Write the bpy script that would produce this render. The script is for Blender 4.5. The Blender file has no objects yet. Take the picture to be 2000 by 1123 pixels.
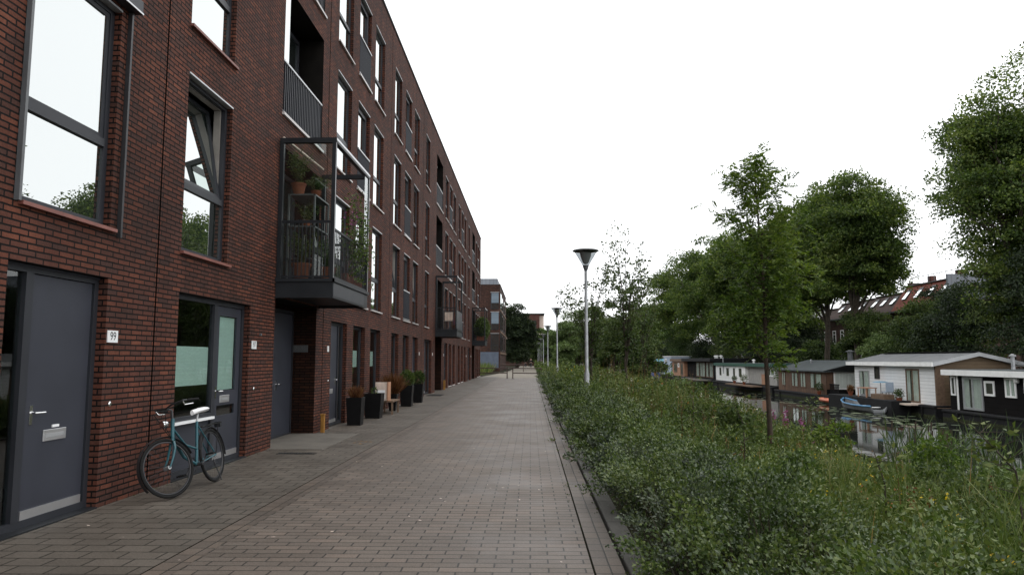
import bpy, math, random
import numpy as np
from mathutils import Matrix, Vector
R = math.radians
random.seed(7)
SC = bpy.context.scene
COL = SC.collection
NAMES = {}

# ------------------------------------------------------------------ helpers
def link(o, parent=None):
    COL.objects.link(o)
    if parent is not None:
        o.parent = parent
        o['_l'] = parent.get('_l', [0, 0, 0])
    return o

def tag(o, label=None, cat=None, group=None, kind=None):
    if label: o['label'] = label
    if cat: o['category'] = cat
    if group: o['group'] = group
    if kind: o['kind'] = kind
    return o

def thing(name, label, cat, loc=(0, 0, 0), group=None, rot=None, local=False):
    """Empty at the base of a thing; children give their vertices in world space unless local."""
    o = bpy.data.objects.new(name, None)
    o.empty_display_size = 0.2
    COL.objects.link(o)
    o.location = loc
    if rot: o.rotation_euler = rot
    o['_l'] = [0.0, 0.0, 0.0] if local else list(map(float, loc))
    return tag(o, label, cat, group)

class MB:
    def __init__(s): s.v = []; s.f = []
    def quad(s, a, b, c, d):
        n = len(s.v); s.v += [a, b, c, d]; s.f.append((n, n+1, n+2, n+3)); return s
    def poly(s, pts):
        n = len(s.v); s.v += list(pts); s.f.append(tuple(range(n, n+len(pts)))); return s
    def box(s, x0, x1, y0, y1, z0, z1):
        if x0 > x1: x0, x1 = x1, x0
        if y0 > y1: y0, y1 = y1, y0
        if z0 > z1: z0, z1 = z1, z0
        n = len(s.v)
        s.v += [(x, y, z) for z in (z0, z1) for y in (y0, y1) for x in (x0, x1)]
        for f in ((0,2,3,1),(4,5,7,6),(0,1,5,4),(2,6,7,3),(0,4,6,2),(1,3,7,5)):
            s.f.append(tuple(n+i for i in f))
        return s
    def tube(s, pts, r, n=8, cap=True):
        pts = [Vector(p) for p in pts]
        rs = r if isinstance(r, (list, tuple)) else [r]*len(pts)
        base = len(s.v); up = None
        for i, p in enumerate(pts):
            t = (pts[min(i+1, len(pts)-1)] - pts[max(i-1, 0)]).normalized()
            if up is None:
                up = Vector((0, 0, 1)) if abs(t.z) < .9 else Vector((1, 0, 0))
            a = t.cross(up)
            if a.length < 1e-5: a = t.cross(Vector((0, 1, 0)))
            a.normalize(); b = t.cross(a); up = -b if b.dot(up) < 0 else b
            b = up - t*up.dot(t); b.normalize(); a = t.cross(b)
            for k in range(n):
                th = 2*math.pi*k/n
                s.v.append(tuple(p + (a*math.cos(th) + b*math.sin(th))*rs[i]))
        for i in range(len(pts)-1):
            for k in range(n):
                k2 = (k+1) % n
                s.f.append((base+i*n+k, base+i*n+k2, base+(i+1)*n+k2, base+(i+1)*n+k))
        if cap:
            s.f.append(tuple(base+k for k in range(n))[::-1])
            s.f.append(tuple(base+(len(pts)-1)*n+k for k in range(n)))
        return s
    def lathe(s, prof, c=(0, 0, 0), n=20, cap=True):
        base = len(s.v)
        for r, z in prof:
            for k in range(n):
                th = 2*math.pi*k/n
                s.v.append((c[0]+r*math.cos(th), c[1]+r*math.sin(th), c[2]+z))
        for i in range(len(prof)-1):
            for k in range(n):
                k2 = (k+1) % n
                s.f.append((base+i*n+k, base+i*n+k2, base+(i+1)*n+k2, base+(i+1)*n+k))
        if cap:
            s.f.append(tuple(base+k for k in range(n))[::-1])
            s.f.append(tuple(base+(len(prof)-1)*n+k for k in range(n)))
        return s
    def torus(s, c, R_, r, axis='y', n=40, m=8):
        base = len(s.v)
        for i in range(n):
            a = 2*math.pi*i/n
            for j in range(m):
                b = 2*math.pi*j/m
                u = (R_ + r*math.cos(b))
                p = (u*math.cos(a), r*math.sin(b), u*math.sin(a))
                s.v.append((c[0]+p[0], c[1]+p[1], c[2]+p[2]))
        for i in range(n):
            for j in range(m):
                i2 = (i+1) % n; j2 = (j+1) % m
                s.f.append((base+i*m+j, base+i2*m+j, base+i2*m+j2, base+i*m+j2))
        return s
    def frame(s, x0, x1, y0, y1, z0, z1, w):
        """window frame ring in the YZ plane, x0..x1 thick"""
        s.box(x0, x1, y0, y0+w, z0, z1); s.box(x0, x1, y1-w, y1, z0, z1)
        s.box(x0, x1, y0+w, y1-w, z0, z0+w); s.box(x0, x1, y0+w, y1-w, z1-w, z1); return s
    def map(s, fn):
        s.v = [tuple(fn(Vector(p))) for p in s.v]; return s
    def build(s, name, m, parent=None, smooth=False, bevel=0, **tags):
        me = bpy.data.meshes.new(name)
        l = parent.get('_l', [0, 0, 0]) if parent is not None else [0, 0, 0]
        me.from_pydata([(v[0]-l[0], v[1]-l[1], v[2]-l[2]) for v in s.v], [], s.f)
        me.materials.append(m)
        if smooth:
            me.polygons.foreach_set('use_smooth', [True]*len(me.polygons))
            try: me.set_sharp_from_angle(angle=R(40))
            except Exception: pass
        me.update()
        o = link(bpy.data.objects.new(name, me), parent)
        if bevel:
            b = o.modifiers.new('bevel', 'BEVEL'); b.width = bevel; b.segments = 2; b.limit_method = 'ANGLE'
        if tags: tag(o, **tags)
        return o

def npmesh(name, V, nper, m, parent=None, mats=None, midx=None):
    """V (N,nper,3) -> N separate n-gons, built fast"""
    N = V.shape[0]
    l = np.array(parent.get('_l', [0, 0, 0]) if parent is not None else [0, 0, 0])
    me = bpy.data.meshes.new(name)
    me.vertices.add(N*nper)
    me.vertices.foreach_set('co', (V - l).reshape(-1).astype(np.float32))
    me.loops.add(N*nper)
    me.loops.foreach_set('vertex_index', np.arange(N*nper, dtype=np.int32))
    me.polygons.add(N)
    me.polygons.foreach_set('loop_start', np.arange(0, N*nper, nper, dtype=np.int32))
    try: me.polygons.foreach_set('loop_total', np.full(N, nper, dtype=np.int32))
    except Exception: pass
    for q in (mats or [m]): me.materials.append(q)
    if midx is not None: me.polygons.foreach_set('material_index', midx.astype(np.int32))
    me.update(calc_edges=True); me.validate()
    return link(bpy.data.objects.new(name, me), parent)

def unit(a): return a/np.maximum(np.linalg.norm(a, axis=-1, keepdims=True), 1e-9)

def leaf_quads(rng, P, D, L, Wd, fold=.15):
    """diamond leaves at P growing along D"""
    N = len(P)
    L = np.broadcast_to(np.asarray(L, float), (N,))[:, None]; Wd = np.broadcast_to(np.asarray(Wd, float), (N,))[:, None]
    D = unit(D); S = unit(np.cross(D, unit(rng.normal(size=(N, 3)))))
    Nn = np.cross(D, S)
    mid = P + D*L*.45
    return np.stack([P, mid + S*Wd*.5 + Nn*Wd*fold, P + D*L, mid - S*Wd*.5 + Nn*Wd*fold], axis=1)

# ------------------------------------------------------------------ materials
def newmat(name):
    m = bpy.data.materials.new(name); m.use_nodes = True
    nt = m.node_tree; nt.nodes.clear()
    out = nt.nodes.new('ShaderNodeOutputMaterial')
    return m, nt, out

def N_(nt, t, **kw):
    n = nt.nodes.new(t)
    for k, v in kw.items():
        if k.startswith('i_'):
            key = k[2:]; n.inputs[int(key) if key.isdigit() else key].default_value = v
        else: setattr(n, k, v)
    return n

def bsdf(nt, out, rough=.6, spec=.4, metal=0, ior=1.5):
    b = nt.nodes.new('ShaderNodeBsdfPrincipled')
    b.inputs['Roughness'].default_value = rough; b.inputs['Metallic'].default_value = metal
    b.inputs['Specular IOR Level'].default_value = spec; b.inputs['IOR'].default_value = ior
    nt.links.new(b.outputs[0], out.inputs[0]); return b

def c4(c): return (c[0], c[1], c[2], 1)

def ramp(nt, stops, interp='LINEAR'):
    r = nt.nodes.new('ShaderNodeValToRGB'); r.color_ramp.interpolation = interp
    e = r.color_ramp.elements
    e[0].position, e[0].color = stops[0][0], c4(stops[0][1])
    e[1].position, e[1].color = stops[-1][0], c4(stops[-1][1])
    for p, c in stops[1:-1]:
        q = e.new(p); q.color = c4(c)
    return r

def mat(name, col, rough=.6, spec=.4, metal=0, var=.15, scale=3.0, bump=0, bscale=40, detail=5):
    m, nt, out = newmat(name); L = nt.links.new
    b = bsdf(nt, out, rough, spec, metal)
    g = N_(nt, 'ShaderNodeNewGeometry')
    n = N_(nt, 'ShaderNodeTexNoise', i_Scale=scale, i_Detail=detail, i_Roughness=.6)
    L(g.outputs['Position'], n.inputs['Vector'])
    d = [max(0, c*(1-var*1.6)) for c in col]; u = [min(1, c*(1+var*1.6)) for c in col]
    r = ramp(nt, [(.25, d), (.75, u)])
    L(n.outputs[0], r.inputs[0]); L(r.outputs[0], b.inputs['Base Color'])
    r2 = N_(nt, 'ShaderNodeMapRange', i_3=max(.02, rough-.08), i_4=min(1, rough+.1))
    L(n.outputs[0], r2.inputs[0]); L(r2.outputs[0], b.inputs['Roughness'])
    if bump:
        n2 = N_(nt, 'ShaderNodeTexNoise', i_Scale=bscale, i_Detail=4)
        L(g.outputs['Position'], n2.inputs['Vector'])
        bp = N_(nt, 'ShaderNodeBump', i_Strength=bump, i_Distance=.01)
        L(n2.outputs[0], bp.inputs['Height']); L(bp.outputs[0], b.inputs['Normal'])
    return m

def brick_mat(name, bw, bh, mortar, stops, mcol, plane='wall', rough=.85, bumpd=.006, off=.5, spec=.3, dirt=(.75, 1.15), dscale=.6, rot=False):
    """per-brick random colour; plane 'wall' uses (x+y, z), 'floor' uses (x, y) with rows along y"""
    m, nt, out = newmat(name); L = nt.links.new
    b = bsdf(nt, out, rough, spec)
    g = N_(nt, 'ShaderNodeNewGeometry'); sp = N_(nt, 'ShaderNodeSeparateXYZ'); cb = N_(nt, 'ShaderNodeCombineXYZ')
    L(g.outputs['Position'], sp.inputs[0])
    if plane == 'wall':
        ad = N_(nt, 'ShaderNodeMath', operation='ADD'); L(sp.outputs[0], ad.inputs[0]); L(sp.outputs[1], ad.inputs[1])
        L(ad.outputs[0], cb.inputs[0]); L(sp.outputs[2], cb.inputs[1])
    elif rot:
        L(sp.outputs[1], cb.inputs[0]); L(sp.outputs[0], cb.inputs[1])
    else:
        L(sp.outputs[0], cb.inputs[0]); L(sp.outputs[1], cb.inputs[1])
    # slight wobble so that joints are not ruler straight
    nz = N_(nt, 'ShaderNodeTexNoise', i_Scale=6.0, i_Detail=2); L(g.outputs['Position'], nz.inputs['Vector'])
    mx = N_(nt, 'ShaderNodeVectorMath', operation='MULTIPLY_ADD'); mx.inputs[1].default_value = (.012, .008, 0)
    L(nz.outputs['Color'], mx.inputs[0]); L(cb.outputs[0], mx.inputs[2])
    t = N_(nt, 'ShaderNodeTexBrick', offset=off, i_Scale=1.0)
    t.inputs['Color1'].default_value = (0, 0, 0, 1); t.inputs['Color2'].default_value = (1, 1, 1, 1)
    t.inputs['Mortar'].default_value = (.5, .5, .5, 1)
    t.inputs['Mortar Size'].default_value = mortar; t.inputs['Mortar Smooth'].default_value = .12
    t.inputs['Brick Width'].default_value = bw; t.inputs['Row Height'].default_value = bh
    L(mx.outputs[0], t.inputs['Vector'])
    r = ramp(nt, stops); L(t.outputs['Color'], r.inputs[0])
    # weathering in large soft patches plus grain
    n1 = N_(nt, 'ShaderNodeTexNoise', i_Scale=dscale, i_Detail=6, i_Roughness=.65); L(g.outputs['Position'], n1.inputs['Vector'])
    mr = N_(nt, 'ShaderNodeMapRange', i_1=.3, i_2=.7, i_3=dirt[0], i_4=dirt[1]); L(n1.outputs[0], mr.inputs[0])
    n2 = N_(nt, 'ShaderNodeTexNoise', i_Scale=55.0, i_Detail=3); L(g.outputs['Position'], n2.inputs['Vector'])
    smp = N_(nt, 'ShaderNodeMapping'); smp.inputs['Scale'].default_value = (2.6, 2.6, .22) if plane == 'wall' else (.9, .5, 1); L(g.outputs['Position'], smp.inputs[0])
    n3 = N_(nt, 'ShaderNodeTexNoise', i_Scale=1.0, i_Detail=5, i_Roughness=.6); L(smp.outputs[0], n3.inputs['Vector'])
    mr3 = N_(nt, 'ShaderNodeMapRange', i_1=.38, i_2=.62, i_3=.8 if plane == 'wall' else .92, i_4=1.08); L(n3.outputs[0], mr3.inputs[0])
    mr2 = N_(nt, 'ShaderNodeMapRange', i_1=.3, i_2=.7, i_3=.82, i_4=1.16); L(n2.outputs[0], mr2.inputs[0])
    mm = N_(nt, 'ShaderNodeMath', operation='MULTIPLY'); mm0 = N_(nt, 'ShaderNodeMath', operation='MULTIPLY'); L(mr.outputs[0], mm0.inputs[0]); L(mr3.outputs[0], mm0.inputs[1])
    L(mm0.outputs[0], mm.inputs[0]); L(mr2.outputs[0], mm.inputs[1])
    vm = N_(nt, 'ShaderNodeVectorMath', operation='SCALE'); L(r.outputs[0], vm.inputs[0]); L(mm.outputs[0], vm.inputs['Scale'])
    mix = N_(nt, 'ShaderNodeMix', data_type='RGBA'); L(t.outputs['Fac'], mix.inputs[0]); L(vm.outputs[0], mix.inputs[6])
    mix.inputs[7].default_value = c4(mcol); L(mix.outputs[2], b.inputs['Base Color'])
    inv = N_(nt, 'ShaderNodeMath', operation='SUBTRACT'); inv.inputs[0].default_value = 1; L(t.outputs['Fac'], inv.inputs[1])
    ad2 = N_(nt, 'ShaderNodeMath', operation='MULTIPLY_ADD'); ad2.inputs[1].default_value = .25
    L(n2.outputs[0], ad2.inputs[0]); L(inv.outputs[0], ad2.inputs[2])
    ad3 = N_(nt, 'ShaderNodeMath', operation='MULTIPLY_ADD'); ad3.inputs[1].default_value = .35
    L(t.outputs['Color'], ad3.inputs[0]); L(ad2.outputs[0], ad3.inputs[2])
    bp = N_(nt, 'ShaderNodeBump', i_Strength=.9, i_Distance=bumpd); L(ad3.outputs[0], bp.inputs['Height']); L(bp.outputs[0], b.inputs['Normal'])
    return m, b, nt, n1

def leafmat(name, cols, rough=.55, trans=.25, spec=.25, cl=.35, clump=.5):
    """random green per leaf plus slow hue drift through the plant"""
    m, nt, out = newmat(name); L = nt.links.new
    g = N_(nt, 'ShaderNodeNewGeometry')
    n = N_(nt, 'ShaderNodeTexNoise', i_Scale=clump, i_Detail=3); L(g.outputs['Position'], n.inputs['Vector'])
    mp = N_(nt, 'ShaderNodeMapRange', i_1=.3, i_2=.7, i_3=-cl, i_4=cl); L(n.outputs[0], mp.inputs[0])
    ad = N_(nt, 'ShaderNodeMath', operation='ADD', use_clamp=True)
    L(g.outputs['Random Per Island'], ad.inputs[0]); L(mp.outputs[0], ad.inputs[1])
    k = len(cols)
    r = ramp(nt, [(i/(k-1), c) for i, c in enumerate(cols)]); L(ad.outputs[0], r.inputs[0])
    b = nt.nodes.new('ShaderNodeBsdfPrincipled'); b.inputs['Roughness'].default_value = rough
    b.inputs['Specular IOR Level'].default_value = spec
    L(r.outputs[0], b.inputs['Base Color'])
    tr = nt.nodes.new('ShaderNodeBsdfTranslucent')
    sc = N_(nt, 'ShaderNodeVectorMath', operation='MULTIPLY'); sc.inputs[1].default_value = (1.25, 1.35, .6)
    L(r.outputs[0], sc.inputs[0]); L(sc.outputs[0], tr.inputs[0])
    mx = nt.nodes.new('ShaderNodeMixShader'); mx.inputs[0].default_value = trans
    L(b.outputs[0], mx.inputs[1]); L(tr.outputs[0], mx.inputs[2]); L(mx.outputs[0], out.inputs[0])
    return m

def glassmat(name, refl=.5, dark=(.015, .02, .02), clear=False, tint=(.75, .82, .8), wav=.0):
    m, nt, out = newmat(name); L = nt.links.new
    gl = nt.nodes.new('ShaderNodeBsdfGlossy'); gl.inputs['Roughness'].default_value = .0; gl.inputs['Color'].default_value = (.97, 1, .99, 1)
    if clear:
        d = nt.nodes.new('ShaderNodeBsdfTransparent'); d.inputs[0].default_value = c4(tint)
    else:
        d = nt.nodes.new('ShaderNodeBsdfDiffuse'); d.inputs[0].default_value = c4(dark)
    lw = N_(nt, 'ShaderNodeFresnel', i_IOR=1.5); gb = N_(nt, 'ShaderNodeNewGeometry')
    inv = N_(nt, 'ShaderNodeMath', operation='SUBTRACT'); inv.inputs[0].default_value = 1; L(gb.outputs['Backfacing'], inv.inputs[1])
    fm = N_(nt, 'ShaderNodeMath', operation='MULTIPLY')
    mr = N_(nt, 'ShaderNodeMapRange', i_1=.03, i_2=.8, i_3=refl, i_4=1.0); L(lw.outputs[0], mr.inputs[0])
    g = N_(nt, 'ShaderNodeNewGeometry')
    n = N_(nt, 'ShaderNodeTexNoise', i_Scale=1.1, i_Detail=1); L(g.outputs['Position'], n.inputs['Vector'])
    bp = N_(nt, 'ShaderNodeBump', i_Strength=.15, i_Distance=.012 if wav == 0 else wav); L(n.outputs[0], bp.inputs['Height'])
    L(bp.outputs[0], gl.inputs['Normal'])
    L(mr.outputs[0], fm.inputs[0])
    if clear: L(inv.outputs[0], fm.inputs[1])
    else: fm.inputs[1].default_value = 1
    mx = nt.nodes.new('ShaderNodeMixShader'); L(fm.outputs[0], mx.inputs[0]); L(d.outputs[0], mx.inputs[1]); L(gl.outputs[0], mx.inputs[2])
    L(mx.outputs[0], out.inputs[0]); return m

def boardmat(name, col, pitch=.18, groove=.35, rough=.6, axis=2, var=.12, spec=.3):
    """horizontal (axis 2) or vertical boards with a dark joint"""
    m, nt, out = newmat(name); L = nt.links.new
    b = bsdf(nt, out, rough, spec)
    g = N_(nt, 'ShaderNodeNewGeometry'); sp = N_(nt, 'ShaderNodeSeparateXYZ'); L(g.outputs['Position'], sp.inputs[0])
    if axis == 2: src = sp.outputs[2]
    else:
        a = N_(nt, 'ShaderNodeMath', operation='ADD'); L(sp.outputs[0], a.inputs[0]); L(sp.outputs[1], a.inputs[1]); src = a.outputs[0]
    dv = N_(nt, 'ShaderNodeMath', operation='DIVIDE'); dv.inputs[1].default_value = pitch; L(src, dv.inputs[0])
    fr = N_(nt, 'ShaderNodeMath', operation='FRACT'); L(dv.outputs[0], fr.inputs[0])
    fl = N_(nt, 'ShaderNodeMath', operation='FLOOR'); L(dv.outputs[0], fl.inputs[0])
    wn = N_(nt, 'ShaderNodeTexWhiteNoise', noise_dimensions='1D'); L(fl.outputs[0], wn.inputs['W'])
    n = N_(nt, 'ShaderNodeTexNoise', i_Scale=2.5, i_Detail=6); L(g.outputs['Position'], n.inputs['Vector'])
    ad = N_(nt, 'ShaderNodeMath', operation='MULTIPLY_ADD'); ad.inputs[1].default_value = .5; L(wn.outputs[0], ad.inputs[0]); L(n.outputs[0], ad.inputs[2])
    r = ramp(nt, [(.4, [c*(1-var) for c in col]), (1, [min(1, c*(1+var)) for c in col])]); L(ad.outputs[0], r.inputs[0])
    lt = N_(nt, 'ShaderNodeMath', operation='LESS_THAN'); lt.inputs[1].default_value = .12; L(fr.outputs[0], lt.inputs[0])
    mx = N_(nt, 'ShaderNodeMix', data_type='RGBA'); L(lt.outputs[0], mx.inputs[0]); L(r.outputs[0], mx.inputs[6])
    mx.inputs[7].default_value = c4([c*groove for c in col]); L(mx.outputs[2], b.inputs['Base Color'])
    bp = N_(nt, 'ShaderNodeBump', i_Strength=.6, i_Distance=.02); L(fr.outputs[0], bp.inputs['Height']); L(bp.outputs[0], b.inputs['Normal'])
    return m

BRICKS = [(0, (.066, .032, .025)), (.25, (.082, .034, .0245)), (.55, (.101, .037, .0245)), (.82, (.122, .042, .026)), (1, (.148, .052, .031))]
M = {}
M['brick'] = brick_mat('red_brown_brick', .222, .0595, .009, BRICKS, (.005, .004, .0035), bumpd=.014, dscale=.45, dirt=(.68, 1.25), spec=.2)[0]
M['brick_shaded'] = brick_mat('shaded_recess_brick', .222, .0595, .0075, [(p, (c[0]*.3, c[1]*.36, c[2]*.36)) for p, c in BRICKS], (.003, .003, .003), bumpd=.014, spec=.1)[0]  # facade brick with the shade of the doorway recess put into its colour
M['brick_far'] = brick_mat('far_brown_brick', .235, .065, .006, [(0, (.035, .02, .017)), (.6, (.07, .03, .021)), (1, (.1, .044, .03))], (.02, .016, .013))[0]
M['brick_red'] = brick_mat('far_red_brick', .235, .065, .006, [(0, (.07, .026, .021)), (.6, (.11, .04, .031)), (1, (.14, .055, .04))], (.05, .035, .03))[0]
M['terr_brick'] = brick_mat('terrace_brick', .235, .065, .006, [(0, (.035, .02, .016)), (.6, (.065, .033, .026)), (1, (.095, .05, .04))], (.035, .03, .026))[0]
PAV = [(0, (.108, .087, .07)), (.35, (.121, .098, .08)), (.7, (.134, .109, .089)), (1, (.152, .118, .094))]
def wetness(t):
    m, b, nt, n1 = t
    mr = N_(nt, 'ShaderNodeMapRange', i_1=.35, i_2=.65, i_3=.48, i_4=.68); nt.links.new(n1.outputs[0], mr.inputs[0])
    nt.links.new(mr.outputs[0], b.inputs['Roughness']); return m
M['paver'] = wetness(brick_mat('concrete_pavers', .275, .119, .007, PAV, (.026, .022, .018), 'floor', bumpd=.008, dirt=(.86, 1.1), dscale=.9, spec=.35))
M['tile'] = wetness(brick_mat('pavement_tiles', .31, .205, .008, [(0, (.093, .079, .064)), (.5, (.104, .089, .073)), (1, (.116, .099, .081))], (.017, .014, .01), 'floor', bumpd=.006, dirt=(.8, 1.12), dscale=1.1, spec=.3))
M['edgebrick'] = wetness(brick_mat('edging_pavers', .21, .3, .006, [(0, (.09, .073, .06)), (.5, (.108, .087, .071)), (1, (.128, .1, .078))], (.02, .017, .013), 'floor', rot=True, off=0, bumpd=.006))
M['kerb'] = brick_mat('kerb_stone', 1.0, 3, .006, [(0, (.078, .075, .068)), (1, (.11, .105, .096))], (.02, .02, .016), 'floor', rot=True, off=0, bumpd=.006)[0]
M['slab'] = mat('concrete_slab', (.125, .113, .096), .8, .3, var=.18, scale=2.2, bump=.3)
M['frame'] = mat('dark_slate_paint', (.026, .028, .034), .42, .32, var=.08, scale=1.5)
M['door'] = mat('slate_grey_door_paint', (.036, .039, .051), .45, .3, var=.09, scale=1.8)
M['panel'] = boardmat('dark_slatted_panel', (.02, .022, .028), .045, .7, .6, axis=1, var=.05, spec=.12)
M['trim'] = mat('pale_aluminium', (.42, .43, .44), .3, .5, .4, var=.08)
M['sill_red'] = mat('reddish_sill_tile', (.2, .072, .055), .5, .5, var=.15, scale=6)
M['sill'] = mat('sky_sheen_sill', (.5, .47, .455), .4, .5, var=.1, scale=6)  # farther sills: pale sky reflection put into the base colour
M['steel'] = mat('dark_blue_steel', (.016, .018, .021), .45, .25, var=.15, scale=2)
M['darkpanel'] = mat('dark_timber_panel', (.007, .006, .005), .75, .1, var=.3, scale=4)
M['chrome'] = mat('chrome', (.75, .75, .75), .18, .5, 1, var=.05)
M['alu'] = mat('brushed_aluminium', (.55, .55, .56), .35, .5, .8, var=.06)
M['galv'] = mat('galvanised_steel', (.36, .37, .38), .45, .5, .55, var=.2, scale=6)
M['glass'] = glassmat('window_glass', .54, (.02, .026, .024))
M['glass_low'] = glassmat('shopfront_glass', .05, clear=True, tint=(.86, .92, .9))
M['glass_pan'] = glassmat('balcony_glass', .09, clear=True, tint=(.86, .9, .88))
M['glass_far'] = glassmat('houseboat_glass', .22, (.03, .035, .034))
M['interior'] = mat('dim_interior', (.085, .08, .072), .9, .1, var=.3)
M['blind'] = boardmat('pleated_blind', (.72, .84, .8), .022, .8, .8, axis=2, var=.04)
M['curtain'] = boardmat('pale_curtain', (.5, .54, .5), .12, .6, .9, axis=1, var=.15)
M['white'] = mat('white_paint', (.84, .84, .82), .5, .4, var=.06)
M['plate'] = mat('white_enamel', (.82, .83, .83), .3, .5, var=.03)
M['jamb'] = mat('beige_inner_jamb', (.22, .205, .185), .6, .3)
M['gap'] = mat('dark_joint_gap', (.004, .0035, .003), 1, 0, var=.1)
M['b2blind'] = boardmat('blue_grey_blind', (.17, .215, .26), .5, .85, .7, axis=2, var=.08)
M['ink'] = mat('black_ink', (.012, .012, .013), .5, .3, var=.02)
M['greysign'] = mat('grey_sign', (.075, .078, .08), .5, .4, var=.2)
M['black'] = mat('black_planter', (.006, .006, .0065), .45, .15, var=.2, scale=8)
M['rubber'] = mat('black_rubber', (.01, .01, .01), .75, .2, var=.15)
M['teal'] = mat('teal_bike_paint', (.01, .078, .098), .3, .5, var=.1, scale=10)
M['yellow'] = mat('yellow_ochre_paint', (.27, .13, .022), .65, .4, var=.2, scale=10)
M['terracotta'] = mat('terracotta', (.2, .065, .035), .8, .2, var=.2, scale=8)
M['wood'] = mat('weathered_wood', (.16, .105, .07), .75, .3, var=.25, scale=6)
M['board'] = mat('pale_pinkish_board', (.66, .54, .46), .6, .3, var=.2, scale=4)
M['railbrown'] = mat('brown_rail_paint', (.06, .035, .028), .55, .4, var=.2, scale=5)
M['bark'] = mat('bark', (.055, .045, .035), .9, .2, var=.35, scale=5, bump=.8, bscale=14)
M['bark_red'] = mat('young_reddish_bark', (.05, .036, .027), .85, .2, var=.3, scale=9, bump=.4)
M['soil'] = mat('dark_soil_ground', (.024, .023, .013), .95, .1, var=.4, scale=1.4, bump=.7, bscale=8)
M['roof_dark'] = mat('bitumen_roof', (.06, .07, .072), .8, .3, var=.2, scale=1.2)
M['roof_grey'] = mat('grey_roofing', (.16, .165, .17), .75, .3, var=.15, scale=1.2)
M['roof_tile'] = boardmat('brown_roof_tiles', (.055, .032, .026), .3, .5, .75, axis=2, var=.25)
M['roof_red'] = boardmat('orange_red_roof_tiles', (.155, .043, .027), .3, .6, .8, axis=2, var=.2)
M['zinc'] = boardmat('grey_zinc_sheet', (.2, .215, .24), .5, .7, .55, axis=1, var=.1)
M['clap_white'] = boardmat('white_weatherboard', (.82, .83, .83), .21, .66, .55, axis=2, var=.05)
M['clap_tan'] = boardmat('tan_weatherboard', (.17, .12, .075), .21, .6, .65, axis=2, var=.14)
M['clap_brown'] = boardmat('brown_boarding', (.115, .066, .042), .5, .55, .65, axis=1, var=.2)
M['clap_black'] = boardmat('black_boarding', (.009, .008, .008), .25, .55, .8, axis=2, var=.25, spec=.08)
M['hull'] = mat('black_hull', (.01, .01, .011), .7, .2, var=.4, scale=2)
M['deckwood'] = boardmat('deck_boards', (.1, .085, .07), .14, .5, .75, axis=1, var=.2)
M['green'] = mat('dark_green_fascia', (.015, .075, .05), .5, .4, var=.1)
M['canopy'] = mat('faded_blue_canopy', (.16, .3, .4), .6, .3, var=.1)
M['spoke'] = mat('dark_spokes', (.05, .05, .055), .4, .4, .5, var=.1)
M['blue_boat'] = mat('sky_blue_gunwale', (.07, .22, .4), .4, .5, var=.1)
M['boat_hull'] = mat('grey_boat_hull', (.14, .145, .15), .5, .4, var=.15)
M['orange'] = mat('orange_plastic', (.55, .13, .05), .45, .5, var=.12)
M['peach'] = mat('peach_painted_wood', (.38, .2, .12), .6, .3, var=.15)
M['bluegrey'] = mat('pale_blue_grey_paint', (.34, .41, .5), .55, .4, var=.1)
M['tarp'] = mat('turquoise_tarpaulin', (.05, .25, .33), .5, .4, var=.2)
M['skin'] = mat('skin', (.5, .32, .24), .55, .4, var=.08)
M['cloth_dark'] = mat('dark_cloth', (.02, .021, .026), .9, .1, var=.2)
M['cloth_grey'] = mat('grey_cloth', (.05, .052, .06), .9, .1, var=.2)
M['hair'] = mat('brown_hair', (.05, .03, .02), .7, .3, var=.2)
M['saddle'] = mat('white_saddle_cover', (.8, .8, .8), .45, .4, var=.04)
M['lens'] = mat('milky_diffuser', (.5, .5, .47), .3, .5, var=.05)
M['smoke'] = glassmat('smoky_lamp_glass', .04, clear=True, tint=(.5, .52, .53))
M['rim'] = mat('dull_grey_rim', (.05, .05, .053), .45, .4, .5, var=.1)
M['lamp'] = mat('grey_lamp_housing', (.1, .105, .11), .4, .5, var=.1)

def watermat():
    m, nt, out = newmat('canal_water'); L = nt.links.new
    b = bsdf(nt, out, .025, .5, ior=1.33); b.inputs['Base Color'].default_value = (.012, .014, .011, 1)
    g = N_(nt, 'ShaderNodeNewGeometry')
    mp = N_(nt, 'ShaderNodeMapping'); mp.inputs['Scale'].default_value = (1.0, .55, 1); L(g.outputs['Position'], mp.inputs[0])
    n = N_(nt, 'ShaderNodeTexNoise', i_Scale=2.6, i_Detail=3, i_Roughness=.5); L(mp.outputs[0], n.inputs['Vector'])
    bp = N_(nt, 'ShaderNodeBump', i_Strength=.22, i_Distance=.012); L(n.outputs[0], bp.inputs['Height']); L(bp.outputs[0], b.inputs['Normal'])
    return m
M['water'] = watermat()

M['lf_hedge'] = leafmat('hedge_leaves', [(.026, .046, .014), (.048, .08, .023), (.084, .122, .036), (.15, .185, .07)], clump=1.6, spec=.5, rough=.38)
M['lf_hedge2'] = leafmat('grey_green_hedge_leaves', [(.026, .04, .024), (.046, .066, .04), (.08, .104, .064), (.135, .16, .105)], clump=1.6, spec=.5, rough=.42)
M['lf_hedge3'] = leafmat('fresh_hedge_leaves', [(.03, .052, .014), (.056, .092, .024), (.092, .135, .036), (.15, .185, .06)], clump=1.6, spec=.4, rough=.45)
M['lf_meadow'] = leafmat('meadow_leaves', [(.032, .05, .014), (.055, .085, .02), (.09, .128, .032), (.145, .17, .055)], clump=.5)
M['lf_grass'] = leafmat('grass_blades', [(.05, .078, .02), (.08, .118, .03), (.115, .15, .045), (.2, .19, .085)], clump=.3)
M['lf_dry'] = leafmat('dry_stems', [(.12, .07, .03), (.2, .12, .05), (.28, .2, .09)])
M['lf_rowan'] = leafmat('rowan_leaves', [(.034, .064, .012), (.06, .102, .018), (.098, .148, .026), (.15, .195, .04)], trans=.38, clump=.8)
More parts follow.
